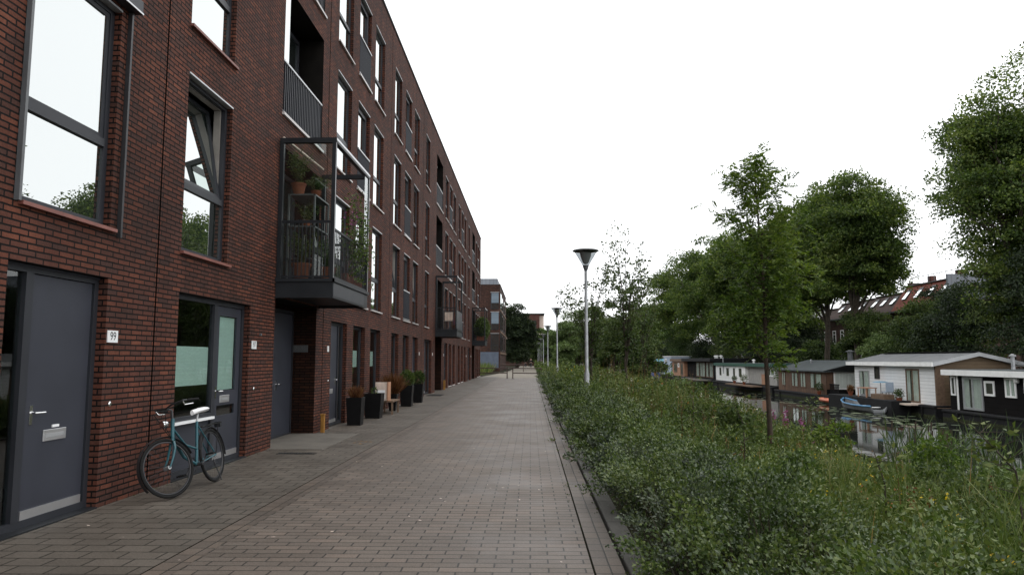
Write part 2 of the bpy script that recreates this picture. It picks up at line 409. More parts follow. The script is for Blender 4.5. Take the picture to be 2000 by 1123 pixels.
M['lf_tree'] = leafmat('sycamore_leaves', [(.026, .046, .012), (.048, .08, .02), (.085, .128, .03), (.15, .185, .05)], clump=.35, cl=.4, trans=.4)
M['lf_tree2'] = leafmat('broad_tree_leaves', [(.027, .048, .013), (.048, .08, .021), (.082, .122, .032), (.14, .175, .052)], clump=.35, cl=.4, trans=.4)
M['lf_dark'] = leafmat('dark_tree_leaves', [(.012, .02, .011), (.02, .034, .016), (.033, .05, .022), (.05, .07, .03)], clump=.3)
M['lf_bush'] = leafmat('bush_leaves', [(.022, .039, .013), (.038, .063, .019), (.064, .096, .028), (.11, .14, .046)], clump=.3, cl=.4, trans=.32)
M['lf_willow'] = leafmat('willow_leaves', [(.055, .09, .03), (.085, .13, .042), (.12, .17, .06), (.16, .2, .085)], clump=.25)
M['lf_thin'] = leafmat('alder_leaves', [(.03, .05, .016), (.05, .08, .024), (.075, .11, .034), (.11, .14, .05)], clump=.8)
M['lf_reed'] = leafmat('reed_leaves', [(.03, .052, .02), (.05, .08, .03), (.085, .115, .045)], clump=1)
M['lf_lily'] = leafmat('lily_pads', [(.06, .09, .04), (.1, .13, .06), (.16, .18, .1)], trans=.0, spec=.5)
M['lf_rust'] = leafmat('rusty_grass', [(.08, .03, .016), (.13, .055, .025), (.19, .1, .045)])
M['lf_pot'] = leafmat('pot_plant_leaves', [(.03, .055, .014), (.055, .09, .022), (.1, .13, .035)])
M['fl_y'] = leafmat('yellow_petals', [(.6, .36, .02), (.7, .5, .05)])
M['fl_w'] = leafmat('white_petals', [(.6, .62, .55), (.75, .75, .7)])
M['fl_p'] = leafmat('pink_purple_petals', [(.2, .05, .15), (.3, .1, .23)])
M['fl_o'] = leafmat('rusty_orange_seedheads', [(.25, .07, .025), (.36, .14, .05)])

# ------------------------------------------------------------------ world, sun, camera
W = bpy.data.worlds.new('World'); SC.world = W; W.use_nodes = True
nt = W.node_tree; nt.nodes.clear()
wo = nt.nodes.new('ShaderNodeOutputWorld'); bg = nt.nodes.new('ShaderNodeBackground')
sky = nt.nodes.new('ShaderNodeTexSky'); sky.sky_type = 'NISHITA'; sky.sun_disc = False
SUN_EL, SUN_AZ = R(58), R(115)
sky.sun_elevation = SUN_EL; sky.sun_rotation = SUN_AZ; sky.altitude = 10; sky.air_density = 1; sky.dust_density = 3
mix = nt.nodes.new('ShaderNodeMix'); mix.data_type = 'RGBA'; mix.inputs[0].default_value = .93
mix.inputs[7].default_value = (11.6, 11.75, 11.9, 1)          # closed white cloud cover
nt.links.new(sky.outputs[0], mix.inputs[6]); nt.links.new(mix.outputs[2], bg.inputs[0]); bg.inputs[1].default_value = .15
nt.links.new(bg.outputs[0], wo.inputs[0])
sl = bpy.data.lights.new('Sun', 'SUN'); sl.energy = .5; sl.angle = R(25); sl.color = (1, .97, .93)
so = bpy.data.objects.new('Sun', sl); COL.objects.link(so)
d = Vector((math.sin(SUN_AZ)*math.cos(SUN_EL), math.cos(SUN_AZ)*math.cos(SUN_EL), math.sin(SUN_EL)))
so.rotation_euler = d.to_track_quat('Z', 'Y').to_euler(); so.location = d*60

FPX, VX, VY, CH = 1400.0, 1036, 702, 1.56
vv = Vector((VX-1000, -(VY-561.5), FPX)).normalized()
ya = math.asin(-vv.x); pi_ = math.atan2(-vv.y, vv.z)
cr = Vector((math.cos(ya), -math.sin(ya), 0)); cf = Vector((math.sin(ya)*math.cos(pi_), math.cos(ya)*math.cos(pi_), math.sin(pi_))); cu = cr.cross(cf)
cam = bpy.data.cameras.new('Camera'); cam.sensor_width = 36; cam.lens = FPX/2000*36; cam.clip_end = 5000; cam.clip_start = .05
co = bpy.data.objects.new('Camera', cam); COL.objects.link(co)
mw = Matrix((cr, cu, -cf)).transposed().to_4x4(); mw.translation = Vector((0, 0, CH)); co.matrix_world = mw
SC.camera = co
SC.view_settings.view_transform = 'Standard'; SC.view_settings.look = 'None'; SC.view_settings.exposure = 0; SC.view_settings.gamma = 1
SC.render.engine = 'CYCLES'
try:
    SC.cycles.use_denoising = True; SC.cycles.denoiser = 'OPENIMAGEDENOISE'
    SC.cycles.max_bounces = 8; SC.cycles.transparent_max_bounces = 16; SC.cycles.use_adaptive_sampling = True; SC.cycles.adaptive_threshold = .02
except Exception: pass
# ------------------------------------------------------------------ lettering
def text_verts(s, size):
    cu_ = bpy.data.curves.new('lettering', 'FONT'); cu_.body = s; cu_.size = size; cu_.align_x = 'CENTER'; cu_.align_y = 'CENTER'
    o = bpy.data.objects.new('lettering', cu_); COL.objects.link(o)
    bpy.context.view_layer.update()
    me = bpy.data.meshes.new_from_object(o.evaluated_get(bpy.context.evaluated_depsgraph_get()))
    v = [tuple(x.co) for x in me.vertices]; f = [tuple(p.vertices) for p in me.polygons]
    bpy.data.objects.remove(o); bpy.data.curves.remove(cu_); bpy.data.meshes.remove(me)
    return v, f

# ------------------------------------------------------------------ ground, water, paving
WZ = -1.9
def sm(a, b, x):
    t = np.clip((x-a)/(b-a), 0, 1); return t*t*(3-2*t)
def gz(x, y):
    x = np.asarray(x, float); y = np.asarray(y, float)
    z = np.full(np.broadcast(x, y).shape, -.03)
    z = np.where(x > .9, -.01 + .06*np.sin(x*2.1+y*.7)*sm(1.5, 4, x) - 2.45*sm(2.6, 11.6, x) - .7*sm(13, 18, x), z)
    z = np.where(x > 22, -3.3 + 3.0*sm(25.5, 31.5, x) + .3*sm(31, 40, x), z)
    return z
xs = np.concatenate([np.linspace(-900, -60, 12), np.linspace(-50, -6, 8), [-4.5, -3, -1, .5, .9], np.linspace(1.3, 34, 56), np.linspace(40, 100, 7), np.linspace(180, 900, 6)])
ys = np.concatenate([[-300, -60, -20], np.linspace(-6, 70, 64), np.linspace(76, 200, 26), [240, 320, 500, 900, 1800]])
gx, gy = np.meshgrid(xs, ys, indexing='ij'); gzz = gz(gx, gy)
mb = MB(); mb.v = [(float(a), float(b), float(c)) for a, b, c in zip(gx.ravel(), gy.ravel(), gzz.ravel())]
ny = len(ys)
mb.f = [(i*ny+j, (i+1)*ny+j, (i+1)*ny+j+1, i*ny+j+1) for i in range(len(xs)-1) for j in range(ny-1)]
mb.build('ground', M['soil'], smooth=True, kind='structure')
MB().quad((9, -40, WZ), (29.5, -40, WZ), (29.5, 420, WZ), (9, 420, WZ)).build('water', M['water'], kind='structure')
FX = -4.58
MB().quad((-2.632, -6, -.001), (.462, -6, -.001), (.462, 61, -.001), (-2.632, 61, -.001)).build('path', M['paver'], kind='structure')
MB().quad((-2.845, -6, .001), (-2.626, -6, .001), (-2.626, 61, .001), (-2.845, 61, .001)).build('path_edge_band', M['edgebrick'], kind='structure')
MB().quad((.478, -6, .001), (.697, -6, .001), (.697, 61, .001), (.478, 61, .001)).build('path_gutter', M['edgebrick'], kind='structure')
MB().quad((FX-1.2, -6, .004), (-2.853, -6, .004), (-2.853, 66, .004), (FX-1.2, 66, .004)).build('pavement', M['tile'], kind='structure')
MB().box(.715, .885, -6, 61, -.1, .035).build('kerb', M['kerb'], bevel=.012, kind='structure')
# sandy footpath beyond the barrier
pm = mat('sandy_path', (.2, .18, .15), .9, .2, var=.15, scale=1.5, bump=.3, bscale=30)
mb = MB()
mb.poly([(-4.5, 66.0, -.005), (-2.8, 61, -.005), (.9, 61, -.005), (.9, 80, -.005), (1.0, 320, -.005), (-2.6, 320, -.005), (-2.9, 100, -.005), (-3.6, 80, -.005)])
mb.build('footpath_beyond', pm, kind='structure')
MB().box(FX-.55, -3.62, 12.55, 15.25, -.02, .016).build('doorstep_slab', M['slab'], bevel=.004, kind='structure')

# ------------------------------------------------------------------ apartment building
bld = thing('apartment_building', 'long four storey dark red brick apartment block lining the left of the paved path', 'apartment building', (FX, 9, 0))
Y0B, Y1B, ZT = -5.0, 65.8, 12.68
P_ = 21.7
ROWS = [(2.98, 3.90, 5.42), (6.08, 6.95, 8.47), (9.20, 10.0, 11.52)]
ops = []       # (y0,y1,z0,z1,depth,kind,extra)
def wins(y0, y1, fl=(0, 1, 2), kind='win'):
    for k in fl:
        z0, zm, z1 = ROWS[k]
        ops.append((y0, y1, z0, z1, .085, kind, (k, zm)))
wins(1.9, 3.1); wins(3.95, 5.2, kind='french'); wins(5.98, 7.25, (1, 2))
ops.append((6.22, 7.6, 2.98, 5.46, .08, 'winbig', (0, 3.91)))
wins(9.2, 10.62)
for b in (0, P_, 2*P_):
    wins(16.45+b, 17.8+b); wins(18.5+b, 19.85+b, kind='french'); wins(20.45+b, 21.78+b)
for b in (0, P_):
    wins(23.55+b, 24.82+b); wins(25.65+b, 26.95+b, kind='french'); wins(27.68+b, 28.92+b); wins(30.85+b, 32.05+b)
for b in (0, P_, 2*P_):
    ops.append((12.72+b, 15.22+b, 0, 2.67, .52, 'alcove', None))
    ops.append((12.78+b, 15.25+b, 3.02, 5.5, .55, 'loggia', 0))
    ops.append((12.78+b, 15.25+b, 6.12, 8.62, .55, 'loggia', 1))
    ops.append((12.78+b, 15.25+b, 9.2, 11.68, .55, 'loggia', 2))
# ground floor
ops.append((6.12, 7.62, .0, 2.44, .1, 'door99', None))
ops.append((9.2, 11.6, .0, 2.44, .1, 'doorwin', None))
ops.append((1.6, 4.4, .0, 2.44, .12, 'gwin', None))
for b in (0, P_, 2*P_):
    ops.append((16.38+b, 17.82+b, 0, 2.44, .1, 'doorA', None))
    ops.append((18.45+b, 19.78+b, .08, 2.43, .12, 'gwin', None)); ops.append((20.45+b, 21.8+b, .08, 2.43, .12, 'gwin', None))
for b in (0, P_):
    ops.append((23.56+b, 24.85+b, .08, 2.43, .12, 'gwin', None)); ops.append((25.68+b, 26.95+b, .08, 2.43, .12, 'gwin', None))
    ops.append((27.85+b, 29.1+b, 0, 2.43, .12, 'doorB', None)); ops.append((30.95+b, 33.2+b, 0, 2.43, .12, 'doorC', None))
ops = [o for o in ops if o[1] < Y1B-.1]
yc = sorted({Y0B, Y1B} | {o[0] for o in ops} | {o[1] for o in ops}); zc = sorted({0., ZT} | {o[2] for o in ops} | {o[3] for o in ops})
wall = MB()
for j in range(len(zc)-1):
    za, zb = zc[j], zc[j+1]; zm = (za+zb)/2
    start = None
    for i in range(len(yc)-1):
        ym = (yc[i]+yc[i+1])/2
        hole = any(o[0] < ym < o[1] and o[2] < zm < o[3] for o in ops)
        if not hole and start is None: start = yc[i]
        if (hole or i == len(yc)-2) and start is not None:
            e = yc[i] if hole else yc[i+1]
            wall.quad((FX, start, za), (FX, e, za), (FX, e, zb), (FX, start, zb)); start = None
alc = MB()
for (a, b, z0, z1, dp, kind, ex) in ops:
    if kind == 'french': dp = .1
    t = MB() if kind in ('loggia', 'alcove') else wall
    x1 = FX-dp
    t.quad((x1, a, z0), (FX, a, z0), (FX, a, z1), (x1, a, z1)); t.quad((FX, b, z0), (x1, b, z0), (x1, b, z1), (FX, b, z1))
    t.quad((FX, a, z1), (FX, b, z1), (x1, b, z1), (x1, a, z1))
    if z0 > 0: t.quad((x1, a, z0), (x1, b, z0), (FX, b, z0), (FX, a, z0))
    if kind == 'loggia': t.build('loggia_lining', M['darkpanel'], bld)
    if kind == 'alcove': t.build('recess_wall', M['brick_shaded'], bld)
wall.quad((FX-11, Y0B, 0), (FX, Y0B, 0), (FX, Y0B, ZT), (FX-11, Y0B, ZT))
wall.quad((FX, Y1B, 0), (FX-11, Y1B, 0), (FX-11, Y1B, ZT), (FX, Y1B, ZT))
wall.quad((FX-11, Y1B, 0), (FX-11, Y0B, 0), (FX-11, Y0B, ZT), (FX-11, Y1B, ZT))
wall.build('wall', M['brick'], bld)
MB().box(FX-11, FX+.035, Y0B, Y1B+.03, ZT, ZT+.06).build('roof', M['steel'], bld)
# dark rooms behind the glass: one back wall and the floors between storeys
mb = MB(); mb.box(FX-1.9, FX-1.85, Y0B+.1, Y1B-.1, .02, ZT-.05)
for z in (2.72, 5.75, 8.85, 11.95): mb.box(FX-1.84, FX-.6, Y0B+.1, Y1B-.1, z, z+.12)
for y in [-.5, 5.6, 8.65, 12.3, 15.75, 22.95, 30.05, 34.0, 37.3, 44.6, 51.7, 55.7, 59.1]: mb.box(FX-1.84, FX-.2, y-.04, y+.04, .02, ZT-.05)
mb.build('room_interior', M['interior'], bld)
for y in (8.62, 15.74, 22.98, 30.07, 37.35, 44.68, 51.77, 59.1): MB().box(FX-.01, FX+.003, y-.013, y+.013, .02, ZT-.02).build('expansion_joint', M['gap'], bld)

def window(a, b, z0, z1, zm, depth, sillm, tilt=False, clear=False, fw=.075):
    x = FX-depth
    w = MB().frame(x-.06, x, a, b, z0, z1, fw)
    w.box(x-.055, x+.015, a+fw, b-fw, zm-.045, zm+.045)
    o = w.build('window', M['frame'], bld)
    g = M['glass_low'] if clear else M['glass']
    MB().box(x-.026, x-.018, a+fw, b-fw, z0+fw, zm-.045).build('pane', g, o)
    if tilt:
        s = MB(); za, zb = zm+.05, z1-fw-.02
        for u in ((a+fw+.01, a+fw+.07, za, zb), (b-fw-.07, b-fw-.01, za, zb), (a+fw+.07, b-fw-.07, za, za+.06), (a+fw+.07, b-fw-.07, zb-.06, zb)):
            s.box(x-.07, x-.02, *u)
        p = MB().box(x-.05, x-.04, a+fw+.07, b-fw-.07, za+.06, zb-.06)
        fn = lambda q: (x-.03+(q.x-x+.03)-(q.z-za)*.16, q.y, q.z)
        MB().box(x-.16, x-.062, b-fw-.03, b-fw+.04, zm, z1-fw).box(x-.16, x-.062, a+fw-.04, b-fw-.03, z1-fw-.01, z1-fw+.03).build('inner_jamb', M['jamb'], o)
        s.map(fn).build('sash', M['frame'], o); p.map(fn).build('pane', M['glass'], o)
    else:
        w2 = MB().frame(x-.052, x-.012, a+fw, b-fw, zm+.045, z1-fw, .05).build('sash', M['frame'], o)
        MB().box(x-.026, x-.018, a+fw+.05, b-fw-.05, zm+.095, z1-fw-.05).build('pane', g, o)
    MB().box(x-.02, FX+.05, a-.03, b+.06, z0-.036, z0).build('sill', sillm, o)
    MB().box(x+.002, FX+.012, a+.004, b-.004, z1-.026, z1-.004).build('head_trim', M['trim'], o)
    return o

def french(a, b, z0, z1, k):
    x = FX-.1; fw = .075; zr = z0+1.08
    o = MB().frame(x-.06, x, a, b, z0, z1, fw).box(x-.05, x+.01, a+fw, a+fw+.1, z0+fw, z1-fw).box(x-.05, x+.01, b-fw-.1, b-fw, z0+fw, z1-fw).box(x-.05, x+.01, a+fw+.1, b-fw-.1, z0+fw, z0+fw+.12).box(x-.05, x+.01, a+fw+.1, b-fw-.1, z1-fw-.1, z1-fw).build('french_door', M['frame'], bld)
    MB().box(x-.04, x-.03, a+fw+.1, b-fw-.1, z0+fw+.12, z1-fw-.1).build('pane', M['glass'], o)
    MB().box(FX-.05, FX+.004, a+.012, b-.012, z0+.06, zr-.02).build('guard_panel', M['panel'], o)
    MB().box(FX-.05, FX+.025, a+.004, b-.004, zr-.02, zr+.018).build('guard_rail', M['trim'], o); MB().box(FX-.05, FX+.02, a+.004, b-.004, z0+.035, z0+.06).build('guard_rail', M['trim'], o)
    MB().box(x-.02, FX+.05, a-.03, b+.06, z0-.045, z0).build('sill', M['sill'], o)
    MB().box(x+.002, FX+.012, a+.004, b-.004, z1-.026, z1-.004).build('head_trim', M['trim'], o)

def handle(mbx, x, y, z, s=1):
    mbx.box(x, x+.012, y-.02, y+.02, z-.09, z+.09)
    mbx.tube([(x+.01, y, z+.02), (x+.055, y, z+.02), (x+.06, y+.03*s, z+.02), (x+.058, y+.13*s, z+.018)], .011, 8)
    return mbx

def letterbox(x, y, z, par):
    MB().box(x, x+.012, y-.17, y+.17, z-.055, z+.055).build('letterbox', M['alu'], par, bevel=.004)
    MB().box(x+.012, x+.016, y-.14, y+.14, z-.022, z+.015).build('letter_flap', M['trim'], par)

def plate(y, z, txt=None, w=.19, h=.13, x=FX, m='plate'):
    p = MB().box(x+.002, x+.014, y-w/2, y+w/2, z-h/2, z+h/2).build('house_number_plate', M[m], bld)
    if txt:
        v, f = text_verts(txt, h*.98)
        t = MB(); t.v = [(x+.0165, y+q[0]*.9, z+q[1]*1.02) for q in v]; t.f = f
        t.build('number', M['ink'], p)

for (a, b, z0, z1, dp, kind, ex) in ops:
    red = M['sill_red'] if a < 12 else M['sill']
    x = FX-dp
    if kind == 'win':
        window(a, b, z0, z1, ex[1], dp, red, tilt=(9 < a < 10 and ex[0] == 0) or (23 < a < 24 and ex[0] == 0) or (27.5 < a < 28 and ex[0] == 0))
    elif kind == 'winbig':
        o = window(a, b, z0, z1, ex[1], dp, red)
        MB().box(FX+.002, FX+.05, a-.09, a-.055, 2.97, 5.5).build('screen_guide_rail', M['lamp'], o); MB().box(FX+.002, FX+.05, b+.12, b+.155, 2.9, 5.5).build('screen_guide_rail', M['rim'], o)
        MB().box(FX+.002, FX+.13, a-.12, b+.2, 5.5, 5.66).build('sunscreen_box', M['frame'], o, bevel=.01)
        MB().box(FX+.131, FX+.136, a-.12, b+.2, 5.5, 5.52).build('screen_bar', M['alu'], o)
    elif kind == 'french': french(a, b, z0, z1, ex[0])
    elif kind == 'gwin':
        fw = .07
        o = MB().frame(x-.06, x, a, b, z0, z1, fw).build('ground_floor_window', M['frame'], bld)
        MB().box(x-.04, x-.03, a+fw, b-fw, z0+fw, z1-fw).build('pane', M['glass_low'], o)
        MB().box(x, x+.012, a+.002, b-.002, z1-.05, z1-.02).build('head_trim', M['frame'], o)
        if 18 < a < 21: MB().box(x-.075, x-.07, a+.25, b-.12, 1.36, 1.8).build('window_notice', M['blind'], o)
        elif a > 23: MB().box(x-.11, x-.1, a+.08, b-.08, .1, z1-.1).build('dark_curtain', M['cloth_grey'], o)
        if a > 23: MB().box(FX-.02, FX+.04, a-.02, b+.02, z0-.045, z0).build('sill', M['sill'], o)
    elif kind == 'alcove':
        mb = MB().quad((x, a, 0), (x, b, 0), (x, b, z1), (x, a, z1)); mb.build('alcove_wall', M['brick_shaded'], bld)
        o = MB().box(x+.003, x+.04, a+1.12, b-.1, .02, 2.5).build('door', M['door'], bld, bevel=.004)
        MB().frame(x+.003, x+.055, a+1.05, b-.04, 0, 2.57, .055).build('door_frame', M['frame'], o)
        handle(MB(), x+.04, a+1.5, 1.05).build('handle', M['chrome'], o)
    elif kind == 'loggia':
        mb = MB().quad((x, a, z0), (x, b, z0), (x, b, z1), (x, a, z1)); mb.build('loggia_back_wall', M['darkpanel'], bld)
        o = MB().frame(x+.003, x+.05, a+.1, b-.15, z0, z1-.12, .07).box(x+.003, x+.045, (a+b)/2-.04, (a+b)/2+.04, z0+.07, z1-.19).build('loggia_door', M['frame'], bld)
        MB().box(x+.01, x+.018, a+.17, (a+b)/2-.04, z0+.07, z1-.19).build('pane', M['glass'], o)
        MB().box(x+.01, x+.018, (a+b)/2+.04, b-.22, z0+.07, z1-.19).build('pane', M['glass'], o)
        if ex == 1 and a < 20: MB().box(FX-.045, FX-.037, a+.03, a+.36, z0+1.04, z1-.03).build('side_glass', M['glass'], bld)
        if ex > 0:
            r = MB()
            n = 23
            for i in range(n+1):
                yy = a+.03+(b-a-.06)*i/n; r.box(FX-.045, FX-.015, yy-.011, yy+.011, z0+.05, z0+1.0)
            r.box(FX-.05, FX-.01, a, b, z0+.03, z0+.06)
            ro = r.build('loggia_railing', M['frame'], bld)
            MB().box(FX-.055, FX-.002, a, b, z0+1.0, z0+1.035).build('handrail', M['trim'], ro)
            MB().box(FX-.1, FX+.045, a-.02, b+.05, z0-.05, z0).build('sill', M['sill'], ro)
            MB().box(FX-.45, FX-.06, a+.04, b-.04, z0+.001, z0+.012).build('loggia_floor', M['slab'], ro)
            lo = MB().lathe([(.07, -.04), (.085, 0), (.07, .1), (.04, .13)], (x+.22, b-.45, z1-.16), 12).build('loggia_lamp', M['lens'], bld) if ex == 2 and a > 30 else None
    elif kind == 'door99':
        fw = .07
        fr = MB().frame(x-.07, x, a, b, 0.02, z1, fw).box(x-.07, x+.004, 6.5, 6.6, .09, z1-fw).build('door_frame', M['frame'], bld)
        MB().box(x-.02, x+.014, a+fw, b, z1-.022, z1).build('head_trim', M['door'], fr)
        MB().box(x-.05, x-.04, a+fw, 6.5, .09, z1-fw).build('pane', M['glass_low'], fr)
        dr = MB().box(x-.06, x-.022, 6.605, b-fw-.005, .075, z1-fw-.005).build('door', M['door'], bld, bevel=.003)
        MB().box(x-.022, x-.006, 6.63, b-fw-.03, .08, .17).build('kick_strip', M['alu'], dr)
        handle(MB(), x-.022, 6.7, 1.04).build('handle', M['chrome'], dr)
        letterbox(x-.021, 7.06, .83, dr)
        MB().box(x-.021, x-.012, 7.02, 7.12, .9, .925).build('name_plate', M['plate'], dr)
        MB().box(x-.07, FX+.02, a, b, .004, .02).build('threshold', M['steel'], fr)
    elif kind == 'doorwin':
        fw = .07; my = 10.5
        fr = MB().frame(x-.07, x, a, b, 0.02, z1, fw).box(x-.07, x+.004, my, my+.1, .09, z1-fw).box(x-.07, x+.004, a+fw, my, .70, .79).build('door_frame', M['frame'], bld)
        MB().box(x-.055, x-.03, a+fw, my, .09, .70).build('lower_panel', M['door'], fr)
        MB().box(x, x+.05, a+fw-.03, my+.03, .70, .735).build('window_ledge', M['plate'], fr)
        MB().box(x-.045, x-.035, a+fw, my, .79, z1-fw).build('pane', M['glass_low'], fr)
        MB().box(x-.07, x-.062, a+fw+.02, my-.03, 1.2, 1.74).build('blind', M['blind'], fr)
        dr = MB().frame(x-.06, x-.025, my+.105, b-fw-.005, .075, z1-fw-.005, .14).box(x-.06, x-.025, my+.245, b-fw-.145, .215, .72).box(x-.06, x-.025, my+.245, b-fw-.145, .87, 1.09).build('door', M['door'], bld)
        MB().box(x-.05, x-.04, my+.245, b-fw-.145, 1.09, z1-fw-.145).build('pane', M['glass_low'], dr)
        MB().box(x-.05, x-.04, my+.245, b-fw-.145, .72, .87).build('pane', M['glass_low'], dr)
        MB().box(x-.075, x-.068, my+.25, b-fw-.15, 1.1, z1-fw-.16).build('blind', M['blind'], dr)
        handle(MB(), x-.025, my+.17, 1.07).build('handle', M['chrome'], dr)
        letterbox(x-.025, my+.5, .965, dr)
        MB().box(x-.025, x-.008, my+.13, b-fw-.03, .08, .17).build('kick_strip', M['alu'], dr)
        MB().box(x-.07, FX+.02, a, b, .004, .02).build('threshold', M['steel'], fr)
    elif kind in ('doorA', 'doorB', 'doorC'):
        fw = .07; my = {'doorA': a+.98, 'doorB': b-fw-.02, 'doorC': a+1.15}[kind]
        fr = MB().frame(x-.07, x, a, b, 0.02, z1, fw).box(x-.07, x+.004, my, my+.08, .09, z1-fw).build('door_frame', M['frame'], bld)
        if my+.08 < b-fw-.05: MB().box(x-.045, x-.035, my+.08, b-fw, .09, z1-fw).build('pane', M['glass_low'], fr)
        dr = MB().box(x-.06, x-.022, a+fw+.005, my-.005, .075, z1-fw-.005).build('door', M['door'], bld, bevel=.003)
        handle(MB(), x-.022, my-.12, 1.06, -1).build('handle', M['chrome'], dr)
        letterbox(x-.021, (a+my)/2, .82, dr)
        MB().box(x-.022, x-.006, a+fw+.03, my-.03, .08, .16).build('kick_strip', M['alu'], dr)
plate(7.745, 1.81, '99'); plate(11.785, 1.8, '97')
for y in (16.15, 29.5, 33.5, 37.85, 51.2, 55.2): plate(y, 1.8, None, .12, .13)
for y in (7.76, 11.83, 16.2): MB().lathe([(.03, 0), (.03, .012), (.016, .02)], (0, 0, 0), 12).map(lambda p, y=y: (FX+.001+p.z, y+p.x, 1.08+p.y)).build('doorbell', M['chrome'], bld)
MB().box(FX+.001, FX+.03, 12.02, 12.07, 1.96, 2.0).build('wall_lamp', M['greysign'], bld)
# sign on the side wall of the first alcove
sg = MB().box(-5.06, -4.74, 15.205, 15.217, 1.715, 1.865).build('number_sign', M['greysign'], bld)
v, f = text_verts('79-95', .1); t = MB(); t.v = [(-4.9+q[0], 15.2035, 1.79+q[1]) for q in v]; t.f = f; t.build('number', M['lamp'], sg)

# ---- balconies
def balcony(b, kind):
    a, e = 12.7+b, 15.43+b; xo = FX+1.04; zb, zf, zt = 2.66, 3.0, 5.6
    s = MB().box(FX+.004, xo, a, e, zb+.16, zf).box(FX+.004, xo-.07, a+.07, e-.07, zb+.05, zb+.16).box(xo-.002, xo+.03, a-.03, e+.03, zf-.05, zf+.01).box(FX+.004, xo+.03, a-.03, a+.002, zf-.05, zf+.01)
    s.box(FX+.004, xo, a, a+.07, zb, zb+.16).box(xo-.07, xo, a+.07, e-.07, zb, zb+.16).box(FX+.004, xo, e-.07, e, zb, zb+.16)
    o = s.build('balcony', M['steel'], bld)
    MB().box(xo, xo+.006, a+.02, e-.35, zb+.03, zf-.07).build('fascia_plate', M['frame'], o)
    w = .07
    for (x, y) in ((xo-w, a), (xo-w, e-w), (FX+.006, a), (FX+.006, e-w)):
        MB().box(x, x+w, y, y+w, zf+.01, zt-.09).build('post', M['steel'], o)
    for q in (a-.005, e-.085): MB().box(FX+.006, xo+.01, q, q+.09, zt-.09, zt).build('top_beam', M['steel'], o)
    MB().box(xo-.075, xo+.01, a+.085, e-.085, zt-.09, zt).build('top_beam', M['steel'], o)
    MB().box(xo+.0105, xo+.014, a, e, zt-.045, zt).box(xo+.0005, xo+.004, e-.02, e, zf, zt-.09).box(xo+.0005, xo+.004, a, a+.012, zf+.02, zt-.09).build('edge_trim', M['alu'], o)
    # outer railing of bars
    r = MB(); n = 26
    for i in range(n+1):
        y = a+w+.02+(e-a-2*w-.04)*i/n; r.box(xo-.04, xo-.025, y-.007, y+.007, zf+.06, zf+.9)
    r.box(xo-.05, xo-.015, a+w, e-w, zf+.9, zf+.94).box(xo-.05, xo-.015, a+w, e-w, zf+.03, zf+.06)
    r.build('railing', M['steel'], o)
    n = 12
    for yy in ((a+.02), (e-.05)):
        r = MB()
        for i in range(n+1):
            x = FX+.1+(xo-w-FX-.12)*i/n; r.box(x-.007, x+.007, yy, yy+.015, zf+.06, zf+1.02)
        r.box(FX+.08, xo-w, yy-.008, yy+.025, zf+1.02, zf+1.07)
        r.box(FX+.08, xo-w, yy-.008, yy+.025, zf+.03, zf+.06)
        r.build('railing', M['steel'], o)
    if kind == 0:
        MB().box(FX+.08, xo-w, a+.045, a+.053, zf+1.08, zt-.1).build('glass_panel', M['glass_pan'], o)
        MB().box(FX+.08, xo-w, a+.045, a+.053, zf+.07, zf+1.01).build('glass_panel', M['glass_pan'], o)
        MB().box(xo-.02, xo-.012, e-w-.32, e-w, zf+.95, zt-.1).build('glass_panel', M['glass_pan'], o)
    if kind == 1:
        MB().box(xo-.012, xo-.004, a+w, e-w, zf+.06, zf+.9).build('screen_panel', M['frame'], o)
for k in range(3): balcony(k*P_, k)
# aluminium rail of an awning under the second floor loggia
MB().tube([(FX+.05, 12.75, 5.62), (FX+.16, 14.9, 5.6)], .02, 8).build('awning_rail', M['board'], bld)

# ------------------------------------------------------------------ second brick block, closing the view on the left
b2 = thing('brick_apartment_block', 'second brick apartment block beyond the gap, end wall facing the path barrier', 'apartment building', (-10, 95, 0))
X2, Y2, Y2e, Z2 = -4.03, 95, 117.8, 11.5
MB().box(-18, X2, Y2, Y2e, 0, Z2).build('wall', M['brick_far'], b2)
MB().box(-18, -4.4, 96, 116, Z2, 12.4).box(-18.1, X2+.06, Y2-.06, Y2e+.06, Z2, Z2+.08).build('roof_storey', M['zinc'], b2)
for (z0, z1, fr_) in ((8.3, 10.35, 1), (5.55, 7.75, 1), (2.75, 4.9, 0)):
    o = MB().box(-5.25, X2-.16, Y2-.05, Y2+.02, z0-.06, z1+.06).box(X2-.02, X2+.05, Y2+.2, Y2+3.6, z0-.06, z1+.06).build('window', M['frame'], b2)
    MB().box(-5.16, -4.2, Y2-.07, Y2-.052, z0+.75, z1).build('pane', M['b2blind' if fr_ else 'glass_far'], o); MB().box(-5.16, -4.2, Y2-.07, Y2-.052, z0, z0+.68).build('pane', M['glass_far'], o)
    MB().box(X2+.052, X2+.07, Y2+.4, Y2+3.4, z0, z1).build('pane', M['glass_far'], o)
    MB().box(-5.3, X2-.1, Y2-.12, Y2+.02, z1+.07, z1+.13).build('head_trim', M['trim'], o)
    for q in range(2):
        yy = Y2+6+q*7
        o2 = MB().box(X2-.02, X2+.04, yy, yy+3, z0, z1).build('window', M['frame'], b2); MB().box(X2+.042, X2+.05, yy+.2, yy+2.8, z0+.15, z1-.15).build('pane', M['glass'], o2)
MB().box(X2-.01, X2+.09, Y2+.1, Y2e-.1, 8.0, 8.22).box(X2-.01, X2+.09, Y2+.1, Y2e-.1, 5.1, 5.35).box(X2-.01, X2+.09, Y2+.1, Y2e-.1, 2.3, 2.55).build('string_course', M['wood'], b2)
MB().box(-7.6, -4.2, Y2-.06, Y2+.02, .35, 2.55).build('garage_door', mat('blue_grey_shutter', (.09, .11, .15), .5, .4, var=.15, scale=2), b2)

